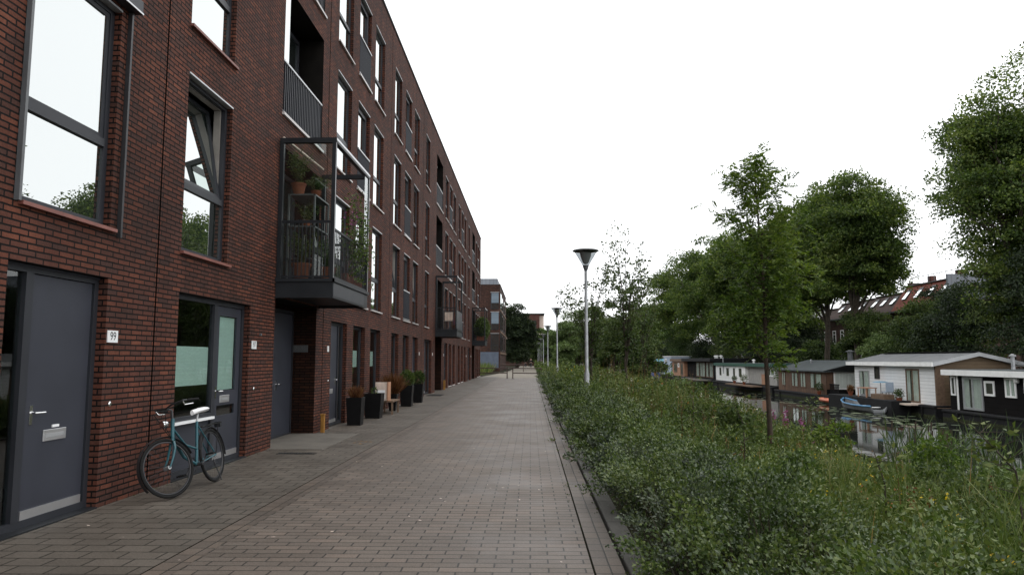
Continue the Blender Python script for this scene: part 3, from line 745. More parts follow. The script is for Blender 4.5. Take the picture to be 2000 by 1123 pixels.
b3 = thing('distant_apartment_block', 'far red brick block rising over trees at the end of the path', 'apartment building', (2, 180, 0))
MB().box(-9, 2.3, 180, 195, 8.4, 12.9).build('wall', M['brick_red'], b3)
MB().box(2.3, 3.4, 181, 195, 8.4, 12.6).build('stair_wall', M['board'], b3)
MB().box(-9.2, 3.6, 179.8, 195.2, 12.9, 13.1).build('roof', M['roof_dark'], b3)
MB().box(-9, 3.2, 180.3, 195, 6.6, 8.4).build('rendered_wall', M['board'], b3); MB().box(-9, 3.2, 180.3, 195, 0, 6.6).build('lower_wall', M['brick_far'], b3)
for q in range(4):
    for z in (1.5, 4.5, 9.6):
        o = MB().box(-7.5+q*2.5, -6+q*2.5, 179.93 if z > 8 else 180.2, 180.05 if z > 8 else 180.35, z, z+1.7).build('window', M['frame'], b3)

# ------------------------------------------------------------------ terrace across the canal
def terrace(label, y0, y1, ze, zr, roofm, nwin, sky_n, gable=False):
    X = 42
    t = thing('terraced_house', label, 'house', (X, y0, 0), group='terraced houses across the canal')
    MB().box(X, X+9, y0+.02, y1-.02, -.3, ze).build('wall', M['terr_brick'], t)
    r = MB(); x0, x1 = X-.3, X+1.7
    pts = [(x0, ze), (x1, zr), (X+8, zr), (X+9.3, ze)]
    r.poly([(p[0], y0, p[1]) for p in pts]); r.poly([(p[0], y1, p[1]) for p in pts][::-1])
    for i in range(4):
        a, b = pts[i], pts[(i+1) % 4]; r.quad((a[0], y0, a[1]), (b[0], y0, b[1]), (b[0], y1, b[1]), (a[0], y1, a[1]))
    ro = r.build('roof', roofm, t)
    MB().box(X-.45, X-.3, y0, y1, ze-.12, ze+.05).build('gutter', M['lamp'], t)
    MB().box(X+1.5, X+8, y0+.1, y1-.1, zr+.003, zr+.1).build('roof_edge', M['roof_grey'], ro)
    for i in range(nwin):
        y = y0+(y1-y0)*(i+.5)/nwin
        for z in (.9, 3.7):
            o = MB().frame(X-.06, X-.005, y-.5, y+.5, z, z+1.8, .1).box(X-.06, X-.005, y-.4, y+.4, z+1.25, z+1.32).build('window', M['white'], t)
            MB().box(X-.03, X-.006, y-.4, y+.4, z+.1, z+1.7).build('pane', M['glass_far'], o)
    sl_ = (x1-x0)/(zr-ze)
    for i in range(sky_n):
        y = y0+(y1-y0)*(i+.6)/(sky_n+.2)
        o = MB()
        for (w, off, mm) in ((.42, .06, None),):
            za, zb = ze+.45*(zr-ze), ze+.86*(zr-ze)
            xa, xb = x0+(za-ze)*sl_, x0+(zb-ze)*sl_
            o.v = []; o.f = []
            o.quad((xa-.1, y-w, za), (xa-.1, y+w, za), (xb-.1, y+w, zb), (xb-.1, y-w, zb))
            for (p, q) in (((xa, y-w, za), (xb, y-w, zb)), ((xa, y+w, za), (xb, y+w, zb))):
                o.quad(p, (p[0]-.1, p[1], p[2]), (q[0]-.1, q[1], q[2]), q)
            o.quad((xa, y-w, za), (xa, y+w, za), (xa-.1, y+w, za), (xa-.1, y-w, za)); o.quad((xb, y-w, zb), (xb-.1, y-w, zb), (xb-.1, y+w, zb), (xb, y+w, zb))
        so_ = o.build('skylight', M['frame'], ro)
        MB().quad((xa-.11, y-w+.08, za+.08), (xa-.11, y+w-.08, za+.08), (xb-.11, y+w-.08, zb-.08), (xb-.11, y-w+.08, zb-.08)).map(lambda p: (p.x-.02, p.y, p.z)).build('skylight_pane', M['glass_far'], ro)
    return t, ro
t, ro = terrace('terraced house with orange red tiled roof and grey zinc end above the white houseboat', 73.6, 84, 7.0, 9.9, M['roof_red'], 4, 4)
MB().box(42.3, 50.8, 73.35, 73.6, 6.2, 10.2).build('zinc_end', M['zinc'], t)
mb = MB()
for i in range(9): mb.box(43.8, 43.84, 74+i*1.1, 74.04+i*1.1, 9.9, 10.8)
mb.box(43.78, 43.86, 74, 82.9, 10.8, 10.85); mb.build('roof_railing', M['lamp'], t)
for q, zz in ((74.2, 10.75), (79.4, 10.7)): MB().box(44, 44.6, q, q+.7, 10, zz).build('chimney', M['brick_red'], t)
t2, ro2 = terrace('terraced house with dark brown tiled roof beside the orange red roof', 84.1, 91.5, 6.9, 9.3, M['roof_tile'], 3, 3)
MB().box(44, 50, 84.1, 84.3, 7, 10.4).build('party_wall', M['terr_brick'], t2)
terrace('brown roofed terraced house in the middle, two bright skylights between the tree trunks', 91.6, 101.5, 7.0, 9.2, M['roof_tile'], 4, 3)
t3, ro3 = terrace('terraced house with lower brown roof and a white dormer, left of the tree trunks', 101.6, 116, 6.6, 8.7, M['roof_tile'], 5, 0)
MB().box(41.9, 44, 106.5, 107.6, 6.9, 8.6).build('dormer', M['white'], t3)
terrace('distant terraced house at the far left of its row under tree crowns', 116.1, 150, 6.4, 8.4, M['roof_tile'], 8, 3)
# ------------------------------------------------------------------ houseboats (front faces the path, -x side)
XH = 24.5
M['algae'] = mat('algae_band', (.035, .04, .02), .9, .1, var=.4, scale=6)
def hb_root(name, label, y): return thing(name, label, 'houseboat', (XH+2, y, WZ), group='houseboats moored along the far bank')
def hb_hull(t, y0, y1, zt, x0=XH-.35, x1=XH+5.2):
    MB().box(x0, x1, y0, y1, WZ-.5, zt).box(x0-.06, x0, y0, y1, zt-.16, zt-.02).build('hull', M['hull'], t, bevel=.05)
    MB().box(x0-.012, x0-.002, y0+.05, y1-.05, WZ-.1, WZ+.13).build('algae_line', M['algae'], t)
    for q in (.12, .88):
        yy = y0+(y1-y0)*q; MB().box(x0-.1, x0-.02, yy-.06, yy+.06, zt-.7, zt-.1).build('fender', M['rubber'], t, bevel=.03)
def hb_win(t, y0, y1, z0, z1, fm, gm, w=.08, bars=0, x=XH, curtain=True, name='window'):
    o = MB().frame(x-.05, x+.02, y0, y1, z0, z1, w)
    for i in range(bars):
        yy = y0+(y1-y0)*(i+1)/(bars+1); o.box(x-.045, x+.02, yy-w*.45, yy+w*.45, z0+w, z1-w)
    o = o.build(name, fm, t)
    MB().box(x-.02, x-.012, y0+w, y1-w, z0+w, z1-w).build('pane', M['glass_hb'], o)
    MB().box(x-.003, x-.001, y0+w, y1-w, z0+w, z1-w).build('dark_room', M['interior'], o)
    if curtain and y1-y0 > .6: MB().box(x-.011, x-.004, y0+w, y0+w+(y1-y0)*.5, z0+w, z1-w).box(x-.011, x-.004, y1-w-(y1-y0)*.25, y1-w, z0+w, z1-w).build('curtain', M['curtain'], o)
    return o
M['glass_hb'] = glassmat('houseboat_window_glass', .08, clear=True, tint=(.95, .97, .96))
def flat_roof(t, x0, x1, y0, y1, z, h, fm, rm):
    o = MB().box(x0, x1, y0, y1, z, z+h).build('fascia', fm, t)
    MB().box(x0+.08, x1-.08, y0+.08, y1-.08, z+h, z+h+.03).build('roof', rm, t)
def pipe(t, x, y, z, h, r=.07, m='galv', cap=True):
    mb = MB().tube([(x, y, z), (x, y, z+h)], r, 10)
    if cap: mb.lathe([(r*1.7, 0), (r*1.7, .08), (r*.4, .16)], (x, y, z+h), 10)
    mb.build('chimney_pipe', M[m], t)

# black one at the right edge
t = hb_root('houseboat', 'black boarded houseboat with white roof edge and white window frames, nearest on the right', 39)
hb_hull(t, 30, 43.2, -1.32)
MB().box(XH, XH+4.6, 31, 42.9, -1.32, .66).build('wall', M['clap_black'], t)
flat_roof(t, XH-.35, XH+4.9, 30.6, 43.15, .66, .31, M['white'], M['roof_dark'])
hb_win(t, 42.3, 42.75, -.5, .6, M['white'], None, .09)
hb_win(t, 39.8, 41.6, -1.22, .6, M['trim'], None, .13, 1, name='door')
hb_win(t, 38.8, 39.65, -.38, .42, M['white'], None, .12, curtain=False)
hb_win(t, 37.1, 37.95, -.38, .62, M['white'], None, .1, 1)
hb_win(t, 35.6, 36.5, -.1, .6, M['white'], None, .1); hb_win(t, 32.4, 34.3, -.5, .6, M['white'], None, .1, 2)
MB().box(XH-.03, XH, 42.05, 42.2, -1.3, .62).build('door_post', M['white'], t)
MB().lathe([(.02, -.14), (.12, -.1), (.14, .02), (.1, .1), (.02, .14)], (XH-.12, 36.9, .5), 12).build('wall_lamp', M['lens'], t, smooth=True)
pipe(t, XH+2.6, 41.2, .97, .75, .1)
# white one
t = hb_root('houseboat', 'large white weatherboard houseboat with low grey gable roof and tan end wall', 49.5)
hb_hull(t, 43.9, 55.6, -1.2)
MB().box(XH-1.6, XH-.36, 46.6, 56.3, WZ-.2, -1.05).build('deck', M['hull'], t, bevel=.03)
w = MB(); x0, x1, xr, ze, zr, ya_, yb_ = XH, 29.3, 26.9, 1.2, 1.82, 44.32, 55.2
w.quad((x0, ya_, -1.2), (x0, yb_, -1.2), (x0, yb_, ze), (x0, ya_, ze)); w.quad((x1, yb_, -1.2), (x1, ya_, -1.2), (x1, ya_, ze), (x1, yb_, ze)); w.build('wall', M['clap_white'], t)
w = MB()
w.poly([(x0, ya_, -1.2), (x0, ya_, ze), (xr, ya_, zr), (x1, ya_, ze), (x1, ya_, -1.2)]); w.build('end_wall', M['clap_tan'], t); w = MB(); w.poly([(x0, yb_, -1.2), (x1, yb_, -1.2), (x1, yb_, ze), (xr, yb_, zr), (x0, yb_, ze)]); w.build('end_wall', M['clap_tan'], t)
MB().box(x0-.012, x0+.02, ya_-.012, ya_+.11, -1.2, ze).box(x0+.02, x0+.5, ya_-.012, ya_, -1.2, ze-.02).build('corner_board', M['wood'], t)
r = MB(); ov = .42
for (xa, za, xb, zb) in ((x0-.4, ze+.02, xr, zr+.13), (xr, zr+.13, x1+.4, ze+.02)):
    r.quad((xa, ya_-ov, za+.12), (xb, ya_-ov, zb+.0), (xb, yb_+ov, zb), (xa, yb_+ov, za+.12))
ro = r.build('roof', M['roof_grey'], t)
f = MB().box(x0-.44, x0-.38, ya_-ov-.03, yb_+ov+.03, ze-.06, ze+.2).box(x1+.38, x1+.44, ya_-ov-.03, yb_+ov+.03, ze-.06, ze+.2).build('fascia', M['white'], ro)
f = MB()
for yy in (ya_-ov-.03, yb_+ov):
    f = MB()
    for (xa, za, xb, zb) in ((x0-.38, ze+.17, xr, zr+.18), (xr, zr+.18, x1+.38, ze+.17)):
        f.poly([(xa, yy, za), (xb, yy, zb), (xb, yy, zb-.24), (xa, yy, za-.23)]); f.poly([(xa, yy+.03, za), (xa, yy+.03, za-.23), (xb, yy+.03, zb-.24), (xb, yy+.03, zb)])
        f.quad((xa, yy, za), (xa, yy+.03, za), (xb, yy+.03, zb), (xb, yy, zb))
    f.build('barge_board', M['trim'], ro)
hb_win(t, 52.85, 54.4, -1.02, .76, M['alu'], None, .07, 1, name='door'); hb_win(t, 51.3, 52.0, .2, 1.05, M['ink'], None, .07, curtain=False)
hb_win(t, 46.15, 47.75, -1.15, .96, M['wood'], None, .09, 1, name='door')
MB().box(XH-1.1, XH-.05, 45.7, 47.9, -1.28, -1.18).build('doorstep', M['board'], t)
# brown one
t = hb_root('houseboat', 'brown boarded houseboat with dark sloping roof and porch window, left of the white one', 66)
hb_hull(t, 58.5, 72.3, -1.36)
MB().box(XH, 29.2, 60.5, 72, -1.36, .66).build('wall', M['clap_brown'], t)
r = MB(); xa, xb, xr, ze, zr = XH-.35, 29.6, 27, .62, 1.5; a, b = 58.6, 72.4
r.quad((xa, a+1.6, ze), (xr, a, zr), (xr, b-1.2, zr), (xa, b, ze)); r.quad((xr, a, zr), (xb, a+1.6, ze), (xb, b, ze), (xr, b-1.2, zr)); r.poly([(xa, b, ze), (xr, b-1.2, zr), (xb, b, ze)])
r.quad((xa, a+1.6, ze-.1), (xa, b, ze-.1), (xb, b, ze-.1), (xb, a+1.6, ze-.1))
r.quad((xa, a+1.6, ze), (xa, b, ze), (xa, b, ze-.1), (xa, a+1.6, ze-.1)); r.quad((xa, b, ze), (xb, b, ze), (xb, b, ze-.1), (xa, b, ze-.1))
r.poly([(xa, a+1.6, ze-.1), (xb, a+1.6, ze-.1), (xb, a+1.6, ze), (xr, a+.0, zr), (xa, a+1.6, ze)])
r.build('roof', M['roof_dark'], t)
for i, (y0, y1) in enumerate(((61.4, 63.9), (64.9, 66.2), (66.8, 68.4), (70.0, 71.0))): hb_win(t, y0, y1, -.95, .42, M['clap_brown'], None, .09, 1)
g = MB().box(XH+.6, 28.6, 60.44, 60.49, -.9, .55).build('porch_window', M['white'], t)
for k in range(2): MB().box(XH+.7+2*k, XH+2.55+2*k, 60.42, 60.435, -.8, .45).build('pane', M['curtain'], g)
MB().box(XH, 29.2, 60.46, 60.5, -1.3, -.9).build('porch_panel', M['clap_black'], t)
pipe(t, 27.4, 62.4, 1.45, .75, .22, 'lamp'); pipe(t, 26.2, 68, 1.2, .22, .06)
mb = MB()
for i in range(9): mb.box(XH+.2, XH+.25, 58.7+i*.2, 58.74+i*.2, -1.36, -.5)
mb.box(XH+.19, XH+.26, 58.6, 60.4, -.5, -.42); mb.build('porch_railing', M['hull'], t)
# small white with green fascia
t = hb_root('houseboat', 'small white houseboat with dark green roof edge and four tall dark windows', 88)
hb_hull(t, 73, 96.5, -1.2)
MB().box(XH, 29, 83, 96, -1.1, .78).build('wall', M['white'], t)
MB().box(XH+.35, 29, 73.5, 82.95, -1.1, .78).build('grey_wall', mat('pale_grey_boarding', (.32, .31, .29), .6, .3), t)
flat_roof(t, XH-.25, 29.2, 73, 96.3, .78, .35, M['green'], M['roof_dark'])
for y0, y1 in ((93, 94.3), (89.5, 91), (86.9, 88), (84.2, 85.6)): hb_win(t, y0, y1, -.55, .62, M['white'], None, .09, curtain=False)
hb_win(t, 74, 76.6, -.2, .7, M['white'], None, .14, 1, x=XH+.35)
MB().box(XH+.3, XH+.36, 77, 78.2, -1.1, .0).build('door', M['peach'], t)
MB().box(XH-1.5, XH-.05, 76, 86, -1.32, -1.2).build('deck', M['wood'], t)
pipe(t, XH-.1, 92, -.2, 1.9, .06); pipe(t, XH+1, 83, 1.13, .3, .12, 'white')
# dark glass fronted one
t = hb_root('houseboat', 'long dark brown houseboat with flat overhanging roof and large glass front', 104)
hb_hull(t, 96.8, 115, -1.1)
MB().box(XH+.3, 29.5, 97, 114.6, -1.05, 1.3).build('wall', M['clap_black'], t)
flat_roof(t, XH-.6, 29.8, 96.7, 114.9, 1.3, .4, M['hull'], M['roof_dark'])
hb_win(t, 98.5, 102.5, -.95, 1.2, M['clap_brown'], None, .12, 1, x=XH+.3); hb_win(t, 103, 108.5, -.95, 1.2, M['clap_brown'], None, .12, 2, x=XH+.3)
MB().box(XH-2.2, XH-.36, 97, 112, -1.3, -1.18).build('deck', M['slab'], t)
for y in (99, 101, 102): pipe(t, XH+1.5, y, 1.73, .25, .14, 'white')
# orange wooden one and the blue grey one
t = hb_root('houseboat', 'salmon wooden houseboat with small white window, partly hidden by shrubs', 119)
hb_hull(t, 115.2, 125.4, -1.1)
MB().box(XH, 29, 115.6, 125, -1.1, 1.25).build('wall', M['peach'], t)
flat_roof(t, XH-.4, 29.3, 115.3, 125.3, 1.25, .4, M['wood'], M['roof_dark'])
hb_win(t, 121, 123.6, -.6, 1.0, M['wood'], None, .2, curtain=False); hb_win(t, 119.3, 120.5, .3, 1.0, M['white'], None, .2, curtain=False); hb_win(t, 116.4, 118.4, -1, 1.0, M['wood'], None, .2, curtain=False)
t = hb_root('houseboat', 'pale blue grey upright houseboat cabin with small double window', 130)
hb_hull(t, 125.8, 134, -1.1)
MB().box(XH, 28, 126, 133.2, -1.1, 2.05).build('wall', M['bluegrey'], t)
flat_roof(t, XH-.15, 28.2, 125.9, 133.4, 2.05, .12, M['white'], M['roof_dark'])
hb_win(t, 130, 131.8, .9, 1.7, M['white'], None, .15, 1, curtain=False)
t = hb_root('houseboat', 'low pale green houseboat with turquoise tarpaulin roof, farthest along the bank', 141)
hb_hull(t, 134.5, 150, -1.1)
MB().box(XH, 28, 135, 149, -1.1, .9).build('wall', mat('pale_green_boarding', (.3, .35, .3), .6, .3), t)
MB().box(XH-.3, 28.3, 135, 146, .9, 1.7).map(lambda p: (p.x+(1.2 if p.z > 1.5 and p.x < 26 else 0), p.y, p.z)).build('tarpaulin_cover', M['tarp'], t)
for y in (137, 141, 145): hb_win(t, y, y+1.8, -.4, .6, M['white'], None, .2, curtain=False)
t = thing('motor_boat', 'small dark blue covered motor boat moored before the blue grey cabin', 'boat', (22.8, 132, WZ))
mb = MB(); sec = [(-3.2, .25, .55), (-2, .8, .5), (0, 1, .48), (2.4, .95, .5), (2.6, .8, .5)]
def boat_hull(sec, cx, cy, depth=.35, inner=False):
    mb = MB(); n = len(sec); base = 0
    for (u, w_, h) in sec:
        for (a, z) in ((-1, h), (-.85, h*.35), (-.35, -.15), (.35, -.15), (.85, h*.35), (1, h)): mb.v.append((cx+a*w_, cy+u, WZ+z))
        for (a, z) in ((.88, h), (.6, .1), (-.6, .1), (-.88, h)): mb.v.append((cx+a*w_, cy+u, WZ+z))
    for i in range(n-1):
        for k in range(10):
            k2 = (k+1) % 10; mb.f.append((i*10+k, i*10+k2, (i+1)*10+k2, (i+1)*10+k))
    mb.f.append(tuple(range(10))); mb.f.append(tuple(range((n-1)*10, n*10))[::-1]); return mb
boat_hull(sec, 22.8, 132).build('hull', M['boat_hull'], t)
MB().lathe([(.95, .4), (.9, .9), (.6, 1.25), (.05, 1.35)], (22.8, 132.6, WZ), 12).build('cover', mat('navy_cover', (.06, .08, .2), .7), t, smooth=True)
MB().box(22.2, 22.5, 129.9, 130.3, WZ+.4, WZ+1.5).build('windscreen', M['yellow'], t)
# rowing boat and kayak
t = thing('rowing_boat', 'grey rowing boat with bright blue gunwale moored along the deck of the white houseboat', 'boat', (22.4, 49.6, WZ))
sec = [(2.7, .06, .72), (2.3, .4, .6), (1.2, .72, .48), (-.4, .8, .43), (-1.8, .7, .43), (-2.4, .55, .45)]
sec = [(u, w_, h) for u, w_, h in sec]
boat_hull(sec, 22.4, 49.6).build('hull', M['boat_hull'], t)
for s in (-1, 1): MB().tube([(22.4+s*w_, 49.6+u, WZ+h+.02) for u, w_, h in sec], .055, 8).build('gunwale', M['blue_boat'], t)
for u in (-1.4, .6): MB().box(21.8, 23, 49.6+u-.14, 49.6+u+.14, WZ+.32, WZ+.36).build('thwart', M['white'], t)
t = thing('kayak', 'orange plastic kayak lying beside the brown houseboat porch', 'kayak', (23.4, 57.6, WZ))
mb = MB(); sec = [(-1.7, .05, .3), (-1.0, .28, .26), (0, .36, .24), (1.0, .28, .26), (1.7, .05, .3)]
for (u, w_, h) in sec:
    for k in range(10):
        th = 2*math.pi*k/10; mb.v.append((23.4+w_*math.cos(th), 57.6+u, WZ+.28+.24*math.sin(th)*(.5+w_)))
for i in range(4):
    for k in range(10): mb.f.append((i*10+k, i*10+(k+1) % 10, (i+1)*10+(k+1) % 10, (i+1)*10+k))
mb.f += [tuple(range(10))[::-1], tuple(range(40, 50))]
mb.build('kayak_hull', M['orange'], t, smooth=True); MB().torus((23.4, 57.6, 0), .27, .03, n=20, m=6).map(lambda p: (23.4+(p.x-23.4), 57.6+(p.z)*1.6, WZ+.5+(p.y-57.6))).build('cockpit_rim', M['rubber'], t)
# things standing on the white houseboat's deck
DZ = -1.05
t = thing('deck_table', 'small reddish wooden table on the black deck of the white houseboat', 'table', (23.5, 51.2, DZ))
MB().box(23.1, 23.9, 50.5, 51.9, DZ+.62, DZ+.67).build('table_top', M['peach'], t)
for x in (23.15, 23.8):
    for y in (50.56, 51.78): MB().box(x, x+.06, y, y+.06, DZ, DZ+.62).build('leg', M['peach'], t)
t = thing('deck_box', 'low brown wooden box filled with plants on the deck by the table', 'planter box', (23.5, 49, DZ))
MB().box(23.2, 23.9, 48.2, 50, DZ, DZ+.3).build('box', M['wood'], t)
t = thing('garden_chair', 'chair with light blue cushioned top leaning by the white weatherboard wall', 'chair', (24, 49.3, DZ))
MB().box(23.7, 24.2, 48.9, 49.5, DZ+.42, DZ+.47).build('seat', M['bluegrey'], t)
for x in (23.72, 24.14):
    for y in (48.94, 49.42): MB().box(x, x+.04, y, y+.04, DZ, DZ+.42).build('leg', M['lamp'], t)
MB().box(23.7, 24.2, 48.84, 48.9, DZ+.47, DZ+1.1).build('backrest', M['bluegrey'], t)
t = thing('deck_parasol', 'flat light blue parasol or sunshade standing over the deck', 'parasol', (23.9, 50, DZ))
MB().tube([(23.9, 50, DZ), (23.9, 50, DZ+1.15)], .025, 8).build('pole', M['lamp'], t)
MB().lathe([(.5, 0), (.48, .03), (.3, .08), (.03, .1)], (23.9, 50, DZ+1.05), 12).build('canopy', M['canopy'], t)
for (x, y, z, h, lm, lb) in ((23.6, 47.0, -1.18, .55, 'lf_pot', 'potted plant on the step before the tall door of the white houseboat'), (23.3, 53.3, -1.05, .45, 'lf_rust', 'rusty potted plant at the left end of the white houseboat deck'),
        (23.6, 80.5, -1.2, .9, 'lf_pot', 'leafy pot plant on the deck of the small white houseboat'), (23.7, 84.6, -1.2, .6, 'lf_bush', 'dark pot plant at the corner of the small white houseboat deck'), (24.15, 61.2, -1.36, .7, 'lf_bush', 'pot plant by the corner of the brown houseboat')):
    rg = np.random.default_rng(int(y*10)); t = thing('potted_plant', lb, 'potted plant', (x, y, z))
    MB().lathe([(.12, 0), (.18, .26), (.2, .26), (.2, .3), (.16, .3)], (x, y, z), 12).build('pot', M['terracotta'], t, smooth=True)
    e = unit(rg.normal(size=(260, 3)))*rg.uniform(.3, 1, (260, 1)); P = np.array([x, y, z+.3+h*.5])+e*np.array([h*.5, h*.5, h*.55])
    npmesh('foliage', leaf_quads(rg, P, e+rg.normal(size=(260, 3))*.6, .12, .07), 4, M[lm], t)
for (p0, p1, lb) in (((24.1, 43.6, -1.3), (26.2, 43.0, -.7), 'slack mooring rope between the black and the white houseboat'), ((24.1, 57.0, -1.3), (24.1, 59.0, -1.4), 'slack mooring rope between the white and the brown houseboat')):
    a, b = Vector(p0), Vector(p1); t = MB().tube([a.lerp(b, k/8)+Vector((0, 0, -.22*math.sin(math.pi*k/8))) for k in range(9)], .022, 6).build('mooring_rope', M['wood']); tag(t, lb, 'rope')
t = thing('drain_grate', 'dark slotted drain grate in the tiles before the first doorway recess', 'drain', (-3.9, 12.2, .0))
g_ = MB(); 
for k in range(12): g_.box(-4.2+k*.05, -4.175+k*.05, 12.0, 12.12, .004, .009)
g_.box(-4.22, -3.58, 11.985, 12.0, .004, .01).box(-4.22, -3.58, 12.12, 12.135, .004, .01); g_.build('grate', M['steel'], t)
t = thing('door_mat', 'dark door mat lying before the far grey door beyond the planters', 'door mat', (-4.1, 31.6, 0)); MB().box(-4.5, -3.85, 31.1, 32.1, .004, .022).build('mat', M['rubber'], t)
t = thing('mooring_buoy', 'white round mooring buoy floating near the reeds at the right edge', 'buoy', (20.4, 29.6, WZ))
MB().lathe([(.02, -.1), (.26, .02), (.34, .25), (.26, .48), (.08, .58)], (20.4, 29.6, WZ), 16).build('float', M['white'], t, smooth=True); MB().torus((20.4, 29.6, WZ+.64), .06, .015, n=14, m=6).build('ring', M['galv'], t)

# ------------------------------------------------------------------ street lamps
def lamp_proto():
    o = thing('street_lamp', '', 'street lamp', (0, 0, 0), 'street lamps along the planted strip', local=True)
    MB().lathe([(.075, -.1), (.075, 1.15), (.05, 1.25), (.043, 4.2)], n=14).build('pole', M['galv'], o, smooth=True)
    h = MB().lathe([(.045, 4.12), (.06, 4.2), (.078, 4.25), (.11, 4.32), (.17, 4.42), (.235, 4.53), (.29, 4.63), (.345, 4.69)], n=28, cap=False).build('lamp_bowl', M['smoke'], o, smooth=True)
    MB().lathe([(.05, 4.15), (.07, 4.2), (.085, 4.255), (.09, 4.29), (.0, 4.3)], n=20).build('lamp_collar', M['lamp'], o, smooth=True)
    MB().lathe([(.0, 4.32), (.05, 4.33), (.09, 4.38), (.15, 4.55), (.17, 4.66), (.0, 4.69)], n=16, cap=False).build('diffuser', M['lens'], h, smooth=True)
    MB().lathe([(.0, 4.695), (.34, 4.695), (.385, 4.705), (.385, 4.722), (.36, 4.74), (.0, 4.78)], n=28, cap=False).build('lid', M['lamp'], o, smooth=True)
    return o
def copy_tree(o, parent=None):
    c = o.copy(); COL.objects.link(c)
    if parent: c.parent = parent
    for ch in list(o.children): copy_tree(ch, c)
    return c
lp = lamp_proto()
LL = [(1.62, 20.8, 'nearest and largest street lamp, dark funnel head on a grey pole in the hedge'),
      (1.65, 44.5, 'second street lamp along the hedge, dark funnel head against pale sky'),
      (1.65, 68, 'third street lamp along the hedge, head just above the trees behind'),
      (1.65, 91.5, 'fourth street lamp from the camera, thin pole beyond the path barrier'),
      (1.65, 112, 'fifth street lamp from the camera, beside the fourth pole'),
      (1.65, 138, 'sixth street lamp, tiny, near the two walkers'),
      (1.65, 160, 'farthest tiny street lamp at the end of the row')]
for i, (x, y, lb) in enumerate(LL):
    o = lp if i == 0 else copy_tree(lp)
    o.location = (x, y, 0); o['label'] = lb

# ------------------------------------------------------------------ barrier rails across the path
def barrier(label, p0, p1, z=1.0, ends=True):
    t = thing('path_barrier', label, 'barrier', (p0[0], p0[1], 0))
    a, b = Vector((*p0, 0)), Vector((*p1, 0)); n = max(1, int(round((b-a).length/2.4)))
    for k in range(n+1):
        p = a.lerp(b, k/n); MB().box(p.x-.04, p.x+.04, p.y-.04, p.y+.04, -.05, z).build('post', M['railbrown'], t)
    for zz in (z-.07, z*.5):
        MB().tube([a+Vector((0, -.06, zz)), b+Vector((0, -.06, zz))], .04, 8).build('rail', M['railbrown'], t)
barrier('brown two rail barrier from the building corner to the middle of the path', (-5.4, 60.2), (-1.92, 59.4), .92)
barrier('brown two rail barrier from the path middle to the right hand kerb', (-1.45, 59.2), (.85, 57.6), .92)
barrier('dark far barrier standing beyond the two rail barriers on the sandy path', (-3.9, 92), (-.9, 90.5), 1.0)

# ------------------------------------------------------------------ bicycle
TL = R(10.5)
bk = thing('bicycle', 'teal city bicycle with white saddle leaning against the brick wall', 'bicycle', (-4.02, 8.72, .004), rot=(TL, 0, R(-90)), local=True)
RW = .335
ax0, ax1 = Vector((.345, 0, .86)), Vector((.47, 0, .42)); axd = (ax1-ax0).normalized()
SM = Matrix.Translation(ax0) @ Matrix.Rotation(R(27), 4, axd) @ Matrix.Translation(-ax0)
steer = lambda p: SM @ Vector(p)
fh = Vector((.555, 0, RW+.012)); rh = Vector((-.535, 0, RW+.012)); bb = Vector((-.09, 0, .29))
def wheel(c, fn, label):
    tz = MB().torus(c, RW-.016, .0175, n=48, m=8).map(fn).build('wheel', M['rubber'], bk, smooth=True)
    MB().torus(c, RW-.043, .01, n=48, m=6).map(fn).build('rim', M['rim'], tz, smooth=True)
    s = MB()
    for k in range(28):
        a = 2*math.pi*k/28; b = a+(.5 if k % 2 else -.5); y = .025 if k % 4 < 2 else -.025
        s.tube([(c.x+.02*math.cos(b), y, c.z+.02*math.sin(b)), (c.x+(RW-.05)*math.cos(a), 0, c.z+(RW-.05)*math.sin(a))], .0012, 3, cap=False)
    s.map(fn).build('spokes', M['spoke'], tz)
    MB().tube([(c.x, -.045, c.z), (c.x, .045, c.z)], .022, 10).map(fn).build('hub', M['galv'], tz)
    arc = [(c.x+(RW+.022)*math.cos(a), 0, c.z+(RW+.022)*math.sin(a)) for a in [R(x) for x in (range(18, 188, 8) if label else range(-35, 170, 8))]]
    g = MB()
    for p in arc: g.v += [(p[0], -.024, p[2]-.006), (p[0], 0, p[2]+.004), (p[0], .024, p[2]-.006)]
    for i in range(len(arc)-1):
        for k in (0, 1): g.f.append((i*3+k, i*3+k+1, i*3+4+k, i*3+3+k))
    g.map(fn).build('mudguard', M['rim'], bk, smooth=True)
idf = lambda p: p
wheel(fh, steer, False); wheel(rh, idf, True)
fr = MB()
st_top = Vector((-.25, 0, .80))
fr.tube([ax0+Vector((-.01, 0, .02)), ax0.lerp(ax1, .52)], .021, 10)
fr.tube([bb, st_top], .017, 10)
fr.tube([ax0.lerp(ax1, .46), Vector((.2, 0, .42)), bb], [.02, .019, .018], 10)
fr.tube([ax0.lerp(ax1, .2), Vector((.12, 0, .55)), bb.lerp(st_top, .36)], .014, 10)
for y in (-.05, .05):
    fr.tube([bb+Vector((0, y*.5, 0)), rh+Vector((0, y, 0))], .01, 8); fr.tube([st_top.lerp(bb, .12)+Vector((0, y*.4, 0)), rh+Vector((0, y, 0))], .008, 8)
fr.build('frame', M['teal'], bk, smooth=True)
fk = MB()
for y in (-.05, .05):
    fk.tube([ax0.lerp(ax1, .55)+Vector((0, y*.5, 0)), ax0.lerp(ax1, .72)+Vector((0, y, 0)), Vector((.49, y, .44)), fh+Vector((0, y, 0))], [.016, .014, .012, .009], 8)
fk.map(steer).build('fork', M['teal'], bk, smooth=True)
hbm = MB().tube([ax0, ax0+Vector((-.02, 0, .12)), ax0+Vector((.05, 0, .15))], .013, 8)
